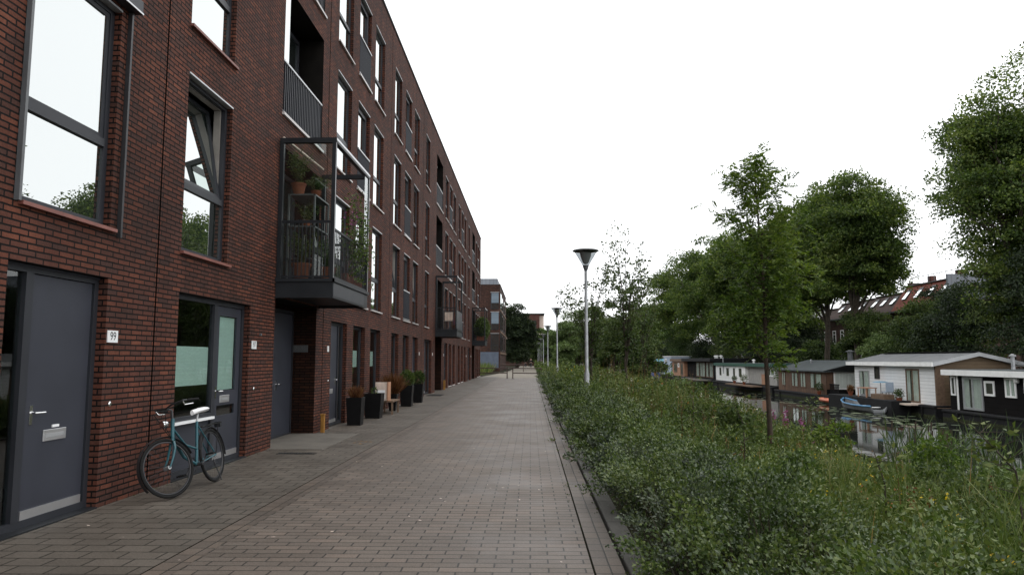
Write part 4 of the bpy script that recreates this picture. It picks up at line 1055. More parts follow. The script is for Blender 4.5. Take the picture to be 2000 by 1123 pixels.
for s in (-1, 1): hbm.tube([ax0+Vector((.05, 0, .15)), ax0+Vector((.06, .12*s, .17)), ax0+Vector((.0, .25*s, .18)), ax0+Vector((-.16, .285*s, .16))], .011, 8)
ho = hbm.map(steer).build('handlebar', M['rim'], bk, smooth=True)
for s in (-1, 1):
    MB().tube([ax0+Vector((-.05, .266*s, .172)), ax0+Vector((-.18, .288*s, .158))], .017, 8).map(steer).build('grip', M['rubber'], ho, smooth=True)
    MB().tube([ax0+Vector((.0, .25*s, .17)), ax0+Vector((-.02, .24*s, .13)), ax0+Vector((-.12, .26*s, .125))], .007, 6).map(steer).build('brake_lever', M['chrome'], ho)
cb = MB()
for s in (-1, 1): cb.tube([ax0+Vector((-.0, .22*s, .16)), ax0+Vector((.14, .1*s, .12)), ax0+Vector((.12, .02*s, -.08)), ax0+Vector((.06, 0, -.22))], .004, 5)
cb.map(steer).build('cables', M['rubber'], ho)
MB().tube([ax0+Vector((.07, 0, -.02)), ax0+Vector((.10, 0, -.02)), ax0+Vector((.15, 0, -.02))], [.02, .042, .045], 12).map(steer).build('headlight', M['chrome'], bk, smooth=True)
MB().tube([st_top, st_top+Vector((-.045, 0, .09))], .013, 8).build('seat_post', M['galv'], bk)
sd = MB(); prof = [(.15, .022, .0), (.08, .03, .012), (0, .05, .02), (-.07, .088, .03), (-.13, .1, .035), (-.17, .075, .025)]
for (u, w_, h) in prof:
    for k in range(10):
        th = 2*math.pi*k/10; sd.v.append((st_top.x-.05+u, w_*math.cos(th), st_top.z+.115+h*.6+(.034 if math.sin(th) > 0 else .03)*math.sin(th)))
for i in range(len(prof)-1):
    for k in range(10): sd.f.append((i*10+k, i*10+(k+1) % 10, (i+1)*10+(k+1) % 10, (i+1)*10+k))
sd.f += [tuple(range(10))[::-1], tuple(range(50, 60))]
sd.build('saddle', M['saddle'], bk, smooth=True)
rk = MB()
for y in (-.06, 0, .06): rk.tube([(-.28, y*.6, .72), (-.42, y, .725), (-.8, y, .735)], .007, 6)
rk.tube([(-.8, -.06, .735), (-.8, .06, .735)], .007, 6); rk.tube([(-.5, -.06, .726), (-.5, .06, .726)], .006, 6)
for y in (-.06, .06): rk.tube([(-.7, y, .733), (rh.x, y*.9, rh.z)], .005, 6)
rk.build('rear_rack', M['rubber'], bk); MB().box(-.85, -.8, -.04, .04, .68, .75).build('rear_light', M['steel'], bk)
ck = MB().torus(bb+Vector((0, -.045, 0)), .085, .006, n=28, m=6)
for s, yy in ((1, -.075), (-1, .075)):
    d = Vector((math.cos(R(35))*s, 0, -math.sin(R(35))*s)); ck.tube([bb+Vector((0, yy, 0)), bb+Vector((0, yy, 0))+d*.165], .01, 6)
co_ = ck.tube([bb+Vector((0, -.08, 0)), bb+Vector((0, .08, 0))], .02, 10).build('crankset', M['rim'], bk)
for s, yy in ((1, -.13), (-1, .13)):
    d = Vector((math.cos(R(35))*s, 0, -math.sin(R(35))*s)); p = bb+d*.165
    MB().box(p.x-.045, p.x+.045, yy-.045, yy+.045, p.z-.011, p.z+.011).build('pedal', M['rubber'], bk)
ch = MB()
for dz, r0, r1 in ((.085, .085, .035), (-.085, -.085, -.035)): ch.tube([bb+Vector((0, -.045, r0)), rh+Vector((0, -.045, r1))], .004, 5)
ch.build('chain', M['steel'], bk)
MB().tube([(-.36, .09, .3), (-.42, .13, .03)], .008, 6).build('kickstand', M['rim'], bk)

# ------------------------------------------------------------------ pots, bench and small things by the wall
rng = np.random.default_rng(3)
def planter(label, x, y, w0, w1, h, plant, tall=.4, n=260, lm='lf_pot', style='bush'):
    t = thing('potted_plant', label, 'potted plant', (x, y, 0), group='planters in front of the ground floor windows')
    mb = MB()
    for (w_, z) in ((w0, 0.005), (w1, h), (w1-.03, h), (w1-.05, h-.06)): mb.v += [(x-w_/2, y-w_/2, z), (x+w_/2, y-w_/2, z), (x+w_/2, y+w_/2, z), (x-w_/2, y+w_/2, z)]
    for i in range(3):
        for k in range(4): mb.f.append((i*4+k, i*4+(k+1) % 4, i*4+4+(k+1) % 4, i*4+4+k))
    mb.f += [(3, 2, 1, 0), (12, 13, 14, 15)]
    mb.build('pot', M['black'], t, bevel=.008)
    if plant:
        if style == 'bush':
            D = unit(rng.normal(size=(n, 3))*[1, 1, .8]+[0, 0, .25]); P = np.array([x, y, h+tall*.45]) + D*tall*np.array([.5, .5, .62])*rng.uniform(.5, 1, (n, 1))
            V = leaf_quads(rng, P, D+rng.normal(size=(n, 3))*.5, rng.uniform(.05, .1, n), .03)
        else:
            P = np.array([x, y, h-.05]) + rng.uniform(-.1, .1, (n, 3))*[1, 1, 0]; D = rng.normal(size=(n, 3))*[.42, .42, .1]+[0, 0, 1]
            V = leaf_quads(rng, P, D, rng.uniform(.5, 1.1, n)*tall, .03)
        npmesh('plant', V, 4, M[lm], t)
planter('nearest black tapered planter with low rust coloured plants', -4.2, 17.3, .31, .38, .66, True, .34, 420, 'lf_rust', 'spiky')
planter('broad black planter without visible plants in front of the white board', -4.2, 19.35, .38, .48, .66, True, .12, 60, 'lf_pot')
planter('slim planter with tall feathery rust red grass behind the white board', -4.2, 22.0, .18, .3, .52, True, .7, 900, 'lf_rust', 'spiky')
planter('tall black planter with rounded yellowish green shrub', -4.15, 24.2, .34, .42, .7, True, .46, 1200, 'lf_pot')
planter('farthest black planter with dark green rounded shrub beside the grey door', -4.1, 26.3, .3, .4, .68, True, .44, 1200, 'lf_bush')
t = thing('notice_board', 'pale pinkish board with faint printed sheet leaning on a small wooden bench', 'board', (-4.1, 20.4, 0))
MB().box(-4.4, -4.06, 20.42, 20.46, .4, .92).build('board', M['board'], t); MB().box(-4.36, -4.12, 20.413, 20.42, .46, .7).build('printed_sheet', M['plate'], t)
MB().box(-4.06, -4.025, 20.38, 20.75, .4, .92).build('side_board', M['peach'], t)
t = thing('wooden_bench', 'small weathered wooden bench under the leaning pale board', 'bench', (-4.15, 20.9, 0))
MB().box(-4.4, -3.9, 20.45, 21.5, .355, .395).build('seat', M['wood'], t)
for x in (-4.36, -3.96):
    for y in (20.5, 21.42): MB().box(x, x+.05, y, y+.05, .005, .355).build('leg', M['wood'], t)
t = thing('marker_post', 'short ochre yellow marker post by the wall beside the first doorway recess', 'marker post', (-4.45, 15.5, 0))
MB().box(-4.5, -4.42, 15.45, 15.53, -.05, .37).build('post', M['yellow'], t, bevel=.01); MB().box(-4.506, -4.414, 15.444, 15.536, .37, .4).build('cap', M['yellow'], t)
t = thing('marker_post', 'second ochre marker post, tiny, by the farther doorway recess', 'marker post', (-4.45, 37.3, 0))
MB().box(-4.51, -4.41, 37.24, 37.36, -.05, .5).build('post', M['yellow'], t, bevel=.01)
mb = MB(); rr = random.Random(5)
for i in range(9):
    x, y = -3.17+rr.uniform(-.15, .15), 13.63+rr.uniform(-.25, .25); s_ = rr.uniform(.015, .035)
    mb.poly([(x-s_, y, .0075), (x, y-s_*1.4, .0075), (x+s_, y+s_*.2, .0075), (x+s_*.2, y+s_*1.5, .0075)])
tag(mb.build('paint_marks', M['yellow']), kind='structure')
mb = MB()
for i in range(46):
    x, y = rr.uniform(-4.4, .5), rr.uniform(4.6, 17); s_ = rr.uniform(.006, .016); a = rr.uniform(0, 6)
    mb.poly([(x+s_*math.cos(a+k*1.57)*(1.6 if k % 2 else .7), y+s_*math.sin(a+k*1.57)*(1.6 if k % 2 else .7), .008) for k in range(4)])
tag(mb.build('litter', M['board']), kind='stuff')
# balcony plants
def fern(label, x, y, z, hgt, n, lm='lf_pot', pot=.14, cat='potted plant', name='potted_plant', spread=1.0, drop=.0, lw=.02, pm='terracotta'):
    t = thing(name, label, cat, (x, y, z))
    MB().lathe([(pot*.7, 0), (pot, pot*1.5), (pot*1.1, pot*1.5), (pot*1.1, pot*1.75), (pot*.9, pot*1.75)], (x, y, z), 14).build('pot', M[pm], t, smooth=True)
    ns = max(6, n//14); VV = []
    for s_ in range(ns):
        th = rng.uniform(0, 6.28); l_ = hgt*rng.uniform(.55, 1); k = np.linspace(.1, 1, 14)[:, None]
        out = np.array([math.cos(th), math.sin(th), 0])*rng.uniform(.2, .8)*spread*hgt
        P = np.array([x, y, z+pot*1.7])+out*k**1.3+np.array([0, 0, 1])*l_*(k-drop*k*k); P[:, 0] = np.clip(P[:, 0], FX+.04, 9)
        VV.append(leaf_quads(rng, P, rng.normal(size=(14, 3))+out*2, rng.uniform(.06, .13, 14)*max(.7, hgt), lw*max(.8, hgt)))
    npmesh('foliage', np.concatenate(VV), 4, M[lm], t)
sh = thing('plant_shelf', 'metal plant shelf with two boards standing on the glazed balcony', 'shelf', (-4.2, 13.3, 3.0))
for x in (-4.5, -4.02):
    for y in (13.0, 13.9): MB().box(x, x+.03, y, y+.03, 3.01, 4.62).build('upright', M['lamp'], sh)
for z in (3.4, 4.0, 4.6): MB().box(-4.5, -3.99, 13.0, 13.93, z, z+.025).build('shelf_board', M['lamp'], sh)
fern('tall feathery fern in a terracotta pot, left on the balcony shelf', -4.36, 13.15, 4.625, .66, 900, pot=.13, spread=.55, lw=.02)
fern('smaller arching fern in an orange pot, right on the balcony shelf', -4.12, 13.45, 4.625, .5, 700, pot=.09, spread=.9, drop=.5, lw=.018)
fern('leafy plant in a large pot on the balcony floor near the glass', -4.2, 12.95, 3.01, .6, 900, pot=.17, spread=.8)
fern('spreading green plant in a pot at the corner of the balcony floor', -3.8, 13.25, 3.01, .6, 900, pot=.15, spread=.9)
fern('small plant on the lower shelf of the balcony', -4.25, 13.35, 4.025, .4, 420, pot=.09)
t = thing('climbing_plant', 'climbing plant with purple flowers spilling over the glazed balcony railing', 'climbing plant', (-3.6, 14.6, 3.01))
MB().box(-3.72, -3.6, 13.9, 15.2, 3.011, 3.25).build('trough', M['terracotta'], t)
n = 1150; c = rng.normal(size=(n, 3)); c[:, 0] = -3.54+c[:, 0]*.08; c[:, 1] = 14.5+np.clip(c[:, 1], -1.7, 1.7)*.46; c[:, 2] = 3.95+np.clip(c[:, 2], -1.9, 2.2)*.42
c[:, 0] += .06*np.sin(c[:, 2]*5+c[:, 1]*3)
npmesh('foliage', leaf_quads(rng, c, rng.normal(size=(n, 3)), rng.uniform(.04, .085, n), .04), 4, M['lf_pot'], t)
c2 = c[:60].copy(); c2[:, 1] = 14.1+rng.normal(size=60)*.12; c2[:, 2] = 4.3+rng.normal(size=60)*.12; npmesh('flowers', leaf_quads(rng, c2, rng.normal(size=(60, 3)), .05, .04), 4, M['fl_p'], t)
st = MB()
for k in range(7):
    y = 13.95+k*.18; st.tube([(-3.6, y, 3.2), (-3.53, y+.1, 3.8), (-3.5, y-.05, 4.5+.1*(k % 3))], .006, 5)
st.build('stems', M['bark'], t)
t = thing('balcony_shrub', 'big green shrub filling the farthest balcony and hanging over its rail', 'shrub', (-4, 57.5, 3.01))
n = 2600; c = rng.normal(size=(n, 3)); c /= np.maximum(1, np.linalg.norm(c, axis=1, keepdims=True)/1.6)
c = np.array([-3.85, 57.3, 4.0])+c*[.36, .75, .55]; c[:, 0] = np.maximum(c[:, 0], FX+.05)
npmesh('foliage', leaf_quads(rng, c, rng.normal(size=(n, 3)), rng.uniform(.12, .2, n), .08), 4, M['lf_bush'], t); MB().box(-4.2, -3.6, 56.5, 58, 3.02, 3.4).build('trough', M['terracotta'], t)
t = thing('cafe_chair', 'pale folding chair behind the bars of the second balcony', 'chair', (-4, 35.3, 3.01))
MB().box(-4.25, -3.85, 35.1, 35.5, 3.44, 3.47).build('seat', M['board'], t); MB().box(-4.25, -3.85, 35.5, 35.53, 3.5, 3.9).build('backrest', M['board'], t)
for x in (-4.24, -3.89):
    for y in (35.12, 35.45): MB().box(x, x+.03, y, y+.03, 3.01, 3.44).build('leg', M['wood'], t)
fern('small pot of pinkish flowers on the second balcony behind the bars', -3.85, 36.2, 3.01, .6, 260, 'fl_p', .16)

# ------------------------------------------------------------------ two walkers far down the path
def person(label, x, y, h, cloth, stride, side):
    t = thing('person', label, 'person', (x, y, 0))
    s = h/1.75
    def skin(name, pts, edges, m, lev=1):
        me = bpy.data.meshes.new(name); me.from_pydata([(x+p[0]*s, y+p[1]*s, p[2]*s) for p, r in pts], edges, [])
        l = t['_l']
        for v_ in me.vertices: v_.co = (v_.co[0]-l[0], v_.co[1]-l[1], v_.co[2]-l[2])
        me.materials.append(m); o = link(bpy.data.objects.new(name, me), t)
        o.modifiers.new('skin', 'SKIN')
        for sv, (p, r) in zip(me.skin_vertices[0].data, pts): sv.radius = (r*s, r*s)
        me.skin_vertices[0].data[0].use_root = True
        sb = o.modifiers.new('sub', 'SUBSURF'); sb.levels = lev; sb.render_levels = lev
        return o
    pts = [((0, 0, .95), .13), ((0, 0, 1.2), .12), ((0, 0, 1.42), .12), ((0, 0, 1.5), .055), ((0, .01, 1.58), .075), ((0, .015, 1.67), .095), ((0, .01, 1.74), .06)]
    E_ = [(0, 1), (1, 2), (2, 3), (3, 4), (4, 5), (5, 6)]
    trs = [((0, 0, .98), .135)]; tE = []
    jk = [((0, 0, .9), .155), ((0, 0, 1.2), .15), ((0, 0, 1.42), .145)]; jE = [(0, 1), (1, 2)]
    for sd_ in (-1, 1):
        d = stride*sd_*side; b = len(pts)
        pts += [((.1*sd_, 0, .9), .085), ((.1*sd_, .18*d+.03, .5), .058), ((.1*sd_, .36*d-.05, .1), .042), ((.1*sd_, .36*d+.1, .04), .035)]
        E_ += [(0, b), (b, b+1), (b+1, b+2), (b+2, b+3)]
        q = len(trs); trs += [((.1*sd_, 0, .88), .1), ((.1*sd_, .18*d+.03, .5), .075), ((.1*sd_, .36*d-.05, .1), .06)]; tE += [(0, q), (q, q+1), (q+1, q+2)]
        b = len(pts)
        pts += [((.2*sd_, 0, 1.4), .055), ((.25*sd_, -.1*d, 1.12), .042), ((.25*sd_, -.12*d+.06, .88), .03), ((.25*sd_, -.12*d+.08, .8), .036)]
        E_ += [(2, b), (b, b+1), (b+1, b+2), (b+2, b+3)]
        for k in range(5):
            c_ = len(pts); ln = (.05, .085, .095, .088, .07)[k]
            pts += [((.25*sd_-.01*sd_, -.12*d+.05+.018*k, .77), .010), ((.25*sd_-.02*sd_, -.12*d+.055+.018*k, .77-ln*.6), .009), ((.25*sd_-.035*sd_, -.12*d+.06+.018*k, .77-ln), .008)]
            E_ += [(b+3, c_), (c_, c_+1), (c_+1, c_+2)]
        q = len(jk); jk += [((.2*sd_, 0, 1.41), .075), ((.25*sd_, -.1*d, 1.12), .06), ((.25*sd_, -.12*d+.05, .9), .048)]; jE += [(2, q), (q, q+1), (q+1, q+2)]
    skin('body', pts, E_, M['skin']); skin('trousers', trs, tE, M['cloth_grey']); skin('jacket', jk, jE, cloth)
    MB().lathe([(.02, -.02), (.1, .0), (.108, .06), (.09, .12), (.02, .15)], (x, y-.02*s, 1.63*s), 12).build('hair', M['hair'], t, smooth=True)
person('left of two tiny walkers far down the path, in dark clothes', -.95, 138, 1.72, M['cloth_dark'], 1, 1)
person('right of two tiny walkers far down the path, in a dark coat', .1, 138.4, 1.8, M['cloth_dark'], .8, -1)
# ------------------------------------------------------------------ vegetation
def blob_leaves(rng, blobs, n, L, Wd, shell=.55):
    r2 = np.array([b[3]*b[4]+b[3]*b[5]+b[4]*b[5] for b in blobs])**.82; cnt = np.maximum(3, (n*r2/r2.sum()).astype(int)); out = []
    for b, k in zip(blobs, cnt):
        D = unit(rng.normal(size=(k, 3))); D[:, 2] = np.where(D[:, 2] < -.25, np.abs(D[:, 2])*rng.uniform(-.45, 1, k), D[:, 2])
        rad = rng.uniform(shell, 1.08, (k, 1))
        # leaves gather in small sprays
        P = np.array(b[:3]) + D*rad*np.array(b[3:6]); P += rng.normal(size=(k, 3))*.05*min(b[3:6])
        out.append(leaf_quads(rng, P, D*.6+rng.normal(size=(k, 3))+np.array([0, 0, -.35]), L*rng.uniform(.6, 1.25, k), Wd*rng.uniform(.7, 1.2, k)))
    return np.concatenate(out)

def subblobs(rng, env, k, f=(.24, .4), jitter=.12):
    """small lobes spread through (mostly near the surface of) an ellipsoid envelope"""
    cx, cy, cz, rx, ry, rz = env; m = (rx*ry*rz)**(1/3.); res = []; f = (f[0]*.62, f[1]*1.0)
    D = unit(rng.normal(size=(k, 3)))
    for d in D:
        if d[2] < -.75: d[2] *= -.4
        s = rng.uniform(*f)*m; q = rng.uniform(.3, 1.0)**.6
        if rng.uniform() < .14: q *= 1.16; s *= .7
        q *= rng.uniform(.9, 1.1); res.append((cx+d[0]*(rx-s*.7)*q, cy+d[1]*(ry-s*.7)*q, cz+d[2]*(rz-s*.7)*q, s*rng.uniform(.9, 1.5), s*rng.uniform(.9, 1.5), s*rng.uniform(.6, 1.0)))
    return res

def tree(name, label, base, trunk_h, tr, envs, nleaf, L, Wd, lm, seed, k=26, group=None, bark='bark', lean=(0, 0), f=(.24, .4), limbs=12, shell=.5, extra=None, stems=1, cat='tree'):
    rng = np.random.default_rng(seed)
    t = thing(name, label, cat, base, group)
    bl = []
    for e in envs: bl += [(e[0], e[1], e[2], e[3]*.42, e[4]*.42, e[5]*.42)]+subblobs(rng, e, max(4, int(k*(e[3]*e[4]*e[5])**(2/3.)/(envs[0][3]*envs[0][4]*envs[0][5])**(2/3.))), f)
    if extra: bl += extra
    tk = MB(); b = Vector(base)
    top = b+Vector((lean[0], lean[1], trunk_h))
    if stems == 1:
        e = envs[0]; apex = Vector((e[0], e[1], e[2]+e[5]*.45))
        tk.tube([b+Vector((0, 0, -.4)), b+Vector((lean[0]*.1, lean[1]*.1, .5)), b.lerp(top, .5)+Vector((.06*tr*6, 0, 0)), top, top.lerp(apex, .5)+Vector((tr, -tr, 0)), apex], [tr*1.45, tr*1.1, tr*.95, tr*.85, tr*.5, tr*.12], 10)
    idx = rng.choice(len(bl), min(limbs, len(bl)), replace=False)
    for i in idx:
        c = Vector(bl[i][:3]); h = rng.uniform(.72, 1.0)
        s = b.lerp(top, h) if stems == 1 else b+Vector((rng.uniform(-.25, .25)*stems*.3, rng.uniform(-.2, .2), -.1))
        if c.z < s.z: s = b.lerp(top, max(.25, min(h, (c.z-b.z)/max(.1, trunk_h)*.8)))
        mid = s.lerp(c, .5)+Vector((rng.uniform(-.1, .1), rng.uniform(-.1, .1), .12))*(c-s).length
        r0 = tr*(.42 if stems == 1 else .8)
        tk.tube([s, mid, c], [r0, r0*.55, r0*.14], 6)
        for q in range(2):
            e2 = c+Vector(tuple(rng.normal(size=3)))*bl[i][3]*.7; tk.tube([mid.lerp(c, .6), e2], [r0*.28, r0*.08], 4)
    tk.build('trunk' if stems == 1 else 'stems', M[bark], t, smooth=True)
    npmesh('crown' if cat == 'tree' else 'foliage', blob_leaves(rng, bl, nleaf, L, Wd, shell), 4, M[lm], t)
    return t

GF = 'sycamores along the far canal bank'
tree('sycamore_tree', 'right one of the two tall sycamores behind the houseboats, round crown above the red roof', (30, 66.8, -.4), 6.5, .27,
     [(30.3, 66.8, 12.7, 4.5, 4.6, 6.4), (32.4, 66.8, 9.3, 2.9, 2.8, 3.4), (28.4, 67, 8.6, 2.8, 2.6, 3.2), (34.0, 66.8, 11.2, 1.5, 1.5, 1.3)], 78000, .24, .18, 'lf_tree', 11, 120, GF, lean=(-.2, 0))
tree('sycamore_tree', 'left one of the two tall sycamores behind the houseboats, slightly leaning trunk', (29.6, 73.2, -.4), 7, .26,
     [(29.8, 73.2, 12.5, 5.2, 4.9, 6.6), (27.4, 74, 8.4, 3.2, 3.0, 3.6), (31, 73, 8.4, 2.6, 2.6, 3.0)], 72000, .26, .19, 'lf_tree', 12, 110, GF, lean=(.5, 0))
for i, (x, y, top, rx, lb) in enumerate(((31, 87, 20.0, 5.4, 'broad sycamore behind the young rowan, crown merging with its left neighbours'),
        (31, 103, 22.4, 6.2, 'tall sycamore left of the rowan top, third trunk back along the far bank'),
        (31, 121, 23.4, 7, 'tall sycamore in the middle of the sloping line of far bank crowns'),
        (31, 145, 21.4, 7.4, 'sycamore whose crown slopes down behind the thin alder trees'),
        (31, 176, 17.6, 7.6, 'lower rounded sycamore at the left end of the far bank row'),
        (31, 215, 15, 8, 'farthest small tree crown ending the far bank row'))):
    rz = (top-4.4)/2
    tree('sycamore_tree', lb, (x, y, -.4), 5.5, .3, [(x-.3, y, 4.4+rz, rx*1.08, rx*1.25, rz), (x-1.5, y-1, 6.4, rx*.85, rx*1.25, 3.0)], 46000, .34, .25, 'lf_tree2' if i % 2 == 0 else 'lf_tree', 20+i, 76, GF, f=(.2, .34))
tree('broadleaf_tree', 'big dark tree reaching in from the right edge above the black houseboat', (33, 48, -.2), 8, .42,
     [(34.6, 49, 14.0, 6.3, 6, 8.0), (31.8, 48, 8.2, 3.2, 3, 3.2), (31, 48.2, 15.5, 2.8, 2.6, 4.0), (33.2, 46.5, 7.4, 3.8, 3.0, 5.2), (30.4, 47.6, 12.6, 2.6, 2.2, 2.6)], 115000, .2, .15, 'lf_tree', 31, 110, None,
     extra=[(27.9, 48, 13.7, 1.35, 1.3, .9), (28.6, 48.2, 12.2, 1.2, 1.2, .8), (29.2, 48, 14.8, 1.2, 1.2, 1.0), (29.6, 48.3, 17.4, 1.4, 1.3, .8), (28.9, 48, 16.5, .9, .9, .5), (30.6, 48, 18.9, 1.5, 1.4, .9), (31.8, 48, 20.4, 1.3, 1.3, .9), (29.6, 47.6, 10.6, 1.3, 1.2, .9), (29.3, 48, 11.4, 1.2, 1.2, .7), (30.2, 48, 5.5, 1.6, 1.5, 1.4), (29.6, 48, 7.4, 1.1, 1.1, .8)], limbs=20)
tree('broadleaf_tree', 'dark tree crown rising beside the second brick block at the end of the path', (-2.4, 128, 0), 3, .3,
     [(-2.4, 128, 6.0, 2.8, 2.6, 6.0), (-2.3, 127.5, 2.1, 2.5, 2.2, 2.3), (.0, 129, 5.0, 1.8, 1.6, 4.4), (-3.8, 127, 6.4, 1.5, 1.3, 5.0)], 36000, .33, .2, 'lf_dark', 41, 60)
tree('broadleaf_tree', 'lighter tree behind the walkers, right of the dark tree at the path end', (3.4, 152, 0), 3, .2, [(3.4, 152, 5.0, 2.9, 2.6, 4.6)], 12000, .45, .28, 'lf_willow', 42, 20)
GW = 'willows and bushes beyond the lamp posts'
for i, (x, y, top, rx, lm, lb) in enumerate(((5.2, 112, 8.4, 2.6, 'lf_willow', 'pale willow behind the second lamp post'),
        (8.2, 128, 10.4, 3.6, 'lf_willow', 'tallest pale green willow between the second lamp post and the thin alders'),
        (8.6, 92, 8.6, 3.0, 'lf_bush', 'darker willow bush left of the nearest lamp post, behind it'),
        (9.6, 82, 7.2, 2.6, 'lf_bush', 'rounded dark bush right of the nearest lamp post'),
        (10.2, 66, 5.2, 2.2, 'lf_bush', 'lower bush at the water side behind the thin alder trunks'),
        (1.4, 166, 5.4, 2.6, 'lf_bush', 'dark bush at the very end of the path left of the last lamp'),
        (-5.6, 152, 5.6, 2.8, 'lf_dark', 'dark bush between the second brick block and the dark tree'),
        (-2.6, 160, 5.4, 2.4, 'lf_dark', 'low dark bush under the dark tree at the path end'),
        (-.3, 172, 9.4, 3.4, 'lf_willow', 'pale bush closing the path end behind the walkers'),
        (6.4, 172, 6.5, 3.4, 'lf_dark', 'dark far bush right of the most distant lamp posts'),
        (12, 150, 11, 5, 'lf_dark', 'dark far bush filling the gap behind the willows'),
        (4.0, 86, 4.2, 1.6, 'lf_willow', 'small pale shrub at the foot of the third lamp post'))):
    b = float(gz(x, y)); rz = (top-b)/2
    tree('willow_bush', lb, (x, y, b), 1.5, .14, [(x, y, b+rz*1.02, rx, rx, rz)], 24000, .26, .12, lm, 50+i, 44, GW, f=(.2, .36), stems=2, cat='bush')
GB = 'bushes behind the houseboats'
for i, (x, y, top, rx, lm, lb) in enumerate(((31, 67.0, 6.0, 2.6, 'lf_bush', 'grey green bush above the ridge of the white houseboat, left end'),
        (30.6, 62, 4.6, 2.3, 'lf_willow', 'lighter bush directly behind the middle of the white houseboat roof'),
        (31, 57.5, 6.2, 2.5, 'lf_bush', 'bush below the orange red roof behind the white houseboat'),
        (31.2, 53, 7.2, 2.9, 'lf_dark', 'dark tall bush behind the gable of the white houseboat'),
        (32.4, 48.2, 9.8, 3.2, 'lf_bush', 'dense bush above the chimney pipe of the black houseboat'),
        (31.2, 43.5, 9.4, 3.0, 'lf_dark', 'dark bush behind the black houseboat at the right edge'),
        (36, 62, 8.2, 2.8, 'lf_dark', 'dark bush climbing in front of the orange red roofed house'),
        (30.5, 76, 3.4, 2.8, 'lf_bush', 'low bush behind the brown houseboat roof'),
        (31, 84, 5.4, 3.2, 'lf_dark', 'dark bush behind the rowan trunk across the canal'),
        (31, 95, 6.0, 3.8, 'lf_dark', 'dark bush above the small white houseboat'),
        (31, 108, 6.2, 4.2, 'lf_bush', 'dark bush above the long glass fronted houseboat'),
        (31, 124, 6.4, 4.6, 'lf_dark', 'bush behind the salmon houseboat'),
        (31, 142, 6.8, 5.2, 'lf_bush', 'bush behind the blue grey cabin'),
        (31, 163, 7.0, 6, 'lf_dark', 'far bush at the left end of the houseboat row'))):
    b = float(gz(x, y)); rz = (top-b)/2
    tree('canal_bush', lb, (x, y, b), 1.2, .1, [(x, y, b+rz, rx, rx*1.35, rz*1.12)], 20000, .2, .12, lm, 70+i, 50, GB, f=(.22, .38), stems=2, cat='bush', limbs=7)

# far wood closing the horizon
rng = np.random.default_rng(5)
bl = []
for i in range(110):
    x = rng.uniform(-70, 120); h = rng.uniform(6, 10); bl.append((x, 330+rng.uniform(-15, 15), h*.5, 5, 4, h*.5)); bl.append((x+rng.uniform(-4, 4), 322, 1.0, 5, 3, 2.2))
tag(npmesh('distant_wood', blob_leaves(rng, bl, 42000, 1.3, .9), 4, M['lf_tree2']), kind='stuff', label='far wood closing the horizon')

# ---- thin alders by the lamp: several stems, sparse leaves
def sparse_tree(label, x, y, h, spread, n, seed, stems=5, cx=0):
    rng = np.random.default_rng(seed); b = float(gz(x, y))
    t = thing('young_alder', label, 'tree', (x, y, b), 'young sparse alders by the lamp post')
    tk = MB(); PP = []; DD = []
    tk.tube([(x, y, b-.2), (x+.02, y, b+.9), (x-.02, y, b+1.7)], [.065, .05, .042], 8)
    for k in range(stems):
        a = 6.28*k/stems+rng.uniform(-.4, .4); r = spread*rng.uniform(.15, 1)**.7; hh = h*(1.02-.34*(r/spread)**2*rng.uniform(.6, 1.2))
        s = Vector((x, y, b+rng.uniform(1.0, 1.9))); e = Vector((x+cx+r*math.cos(a), y+r*math.sin(a), b+hh))
        m1 = s.lerp(e, .45)+Vector((-.12*math.cos(a), -.12*math.sin(a), .25)); tk.tube([s, m1, e], [.026, .015, .004], 6)
        for q in range(22):
            f_ = rng.uniform(.1, 1); p = s.lerp(m1, f_*2) if f_ < .5 else m1.lerp(e, f_*2-1)
            d = Vector((math.cos(a)*.4, math.sin(a)*.4, .35))+Vector(tuple(rng.normal(size=3)*[.8, .8, .45])); d.normalize(); l_ = rng.uniform(.3, 1.0)*(1.2-f_*.75)
            tk.tube([p, p+d*l_], [.006, .002], 4, cap=False)
            nl = max(3, int(n*(1.25-f_*.75)))
            for j in range(nl):
                u = rng.uniform(.2, 1.08); PP.append(tuple(p+d*l_*u+Vector(tuple(rng.normal(size=3)*.05)))); DD.append(tuple(d+Vector(tuple(rng.normal(size=3)*.8))))
    tk.build('trunk', M['bark'], t, smooth=True); PP = np.array(PP)
    npmesh('crown', leaf_quads(rng, PP, np.array(DD), rng.uniform(.07, .125, len(PP)), .075), 4, M['lf_thin'], t)
sparse_tree('thin dark stemmed alder with open leafy crown, right of the nearest lamp post', 3.4, 25.8, 6.5, 1.3, 15, 3, 11, .1)
sparse_tree('second slender alder just right of the first one, thinner trunk', 4.7, 30, 5.2, 1.0, 13, 4, 7)
sparse_tree('sparse young alder half hidden behind the nearest lamp post', 2.3, 27.5, 5.4, 1.25, 13, 6, 9)

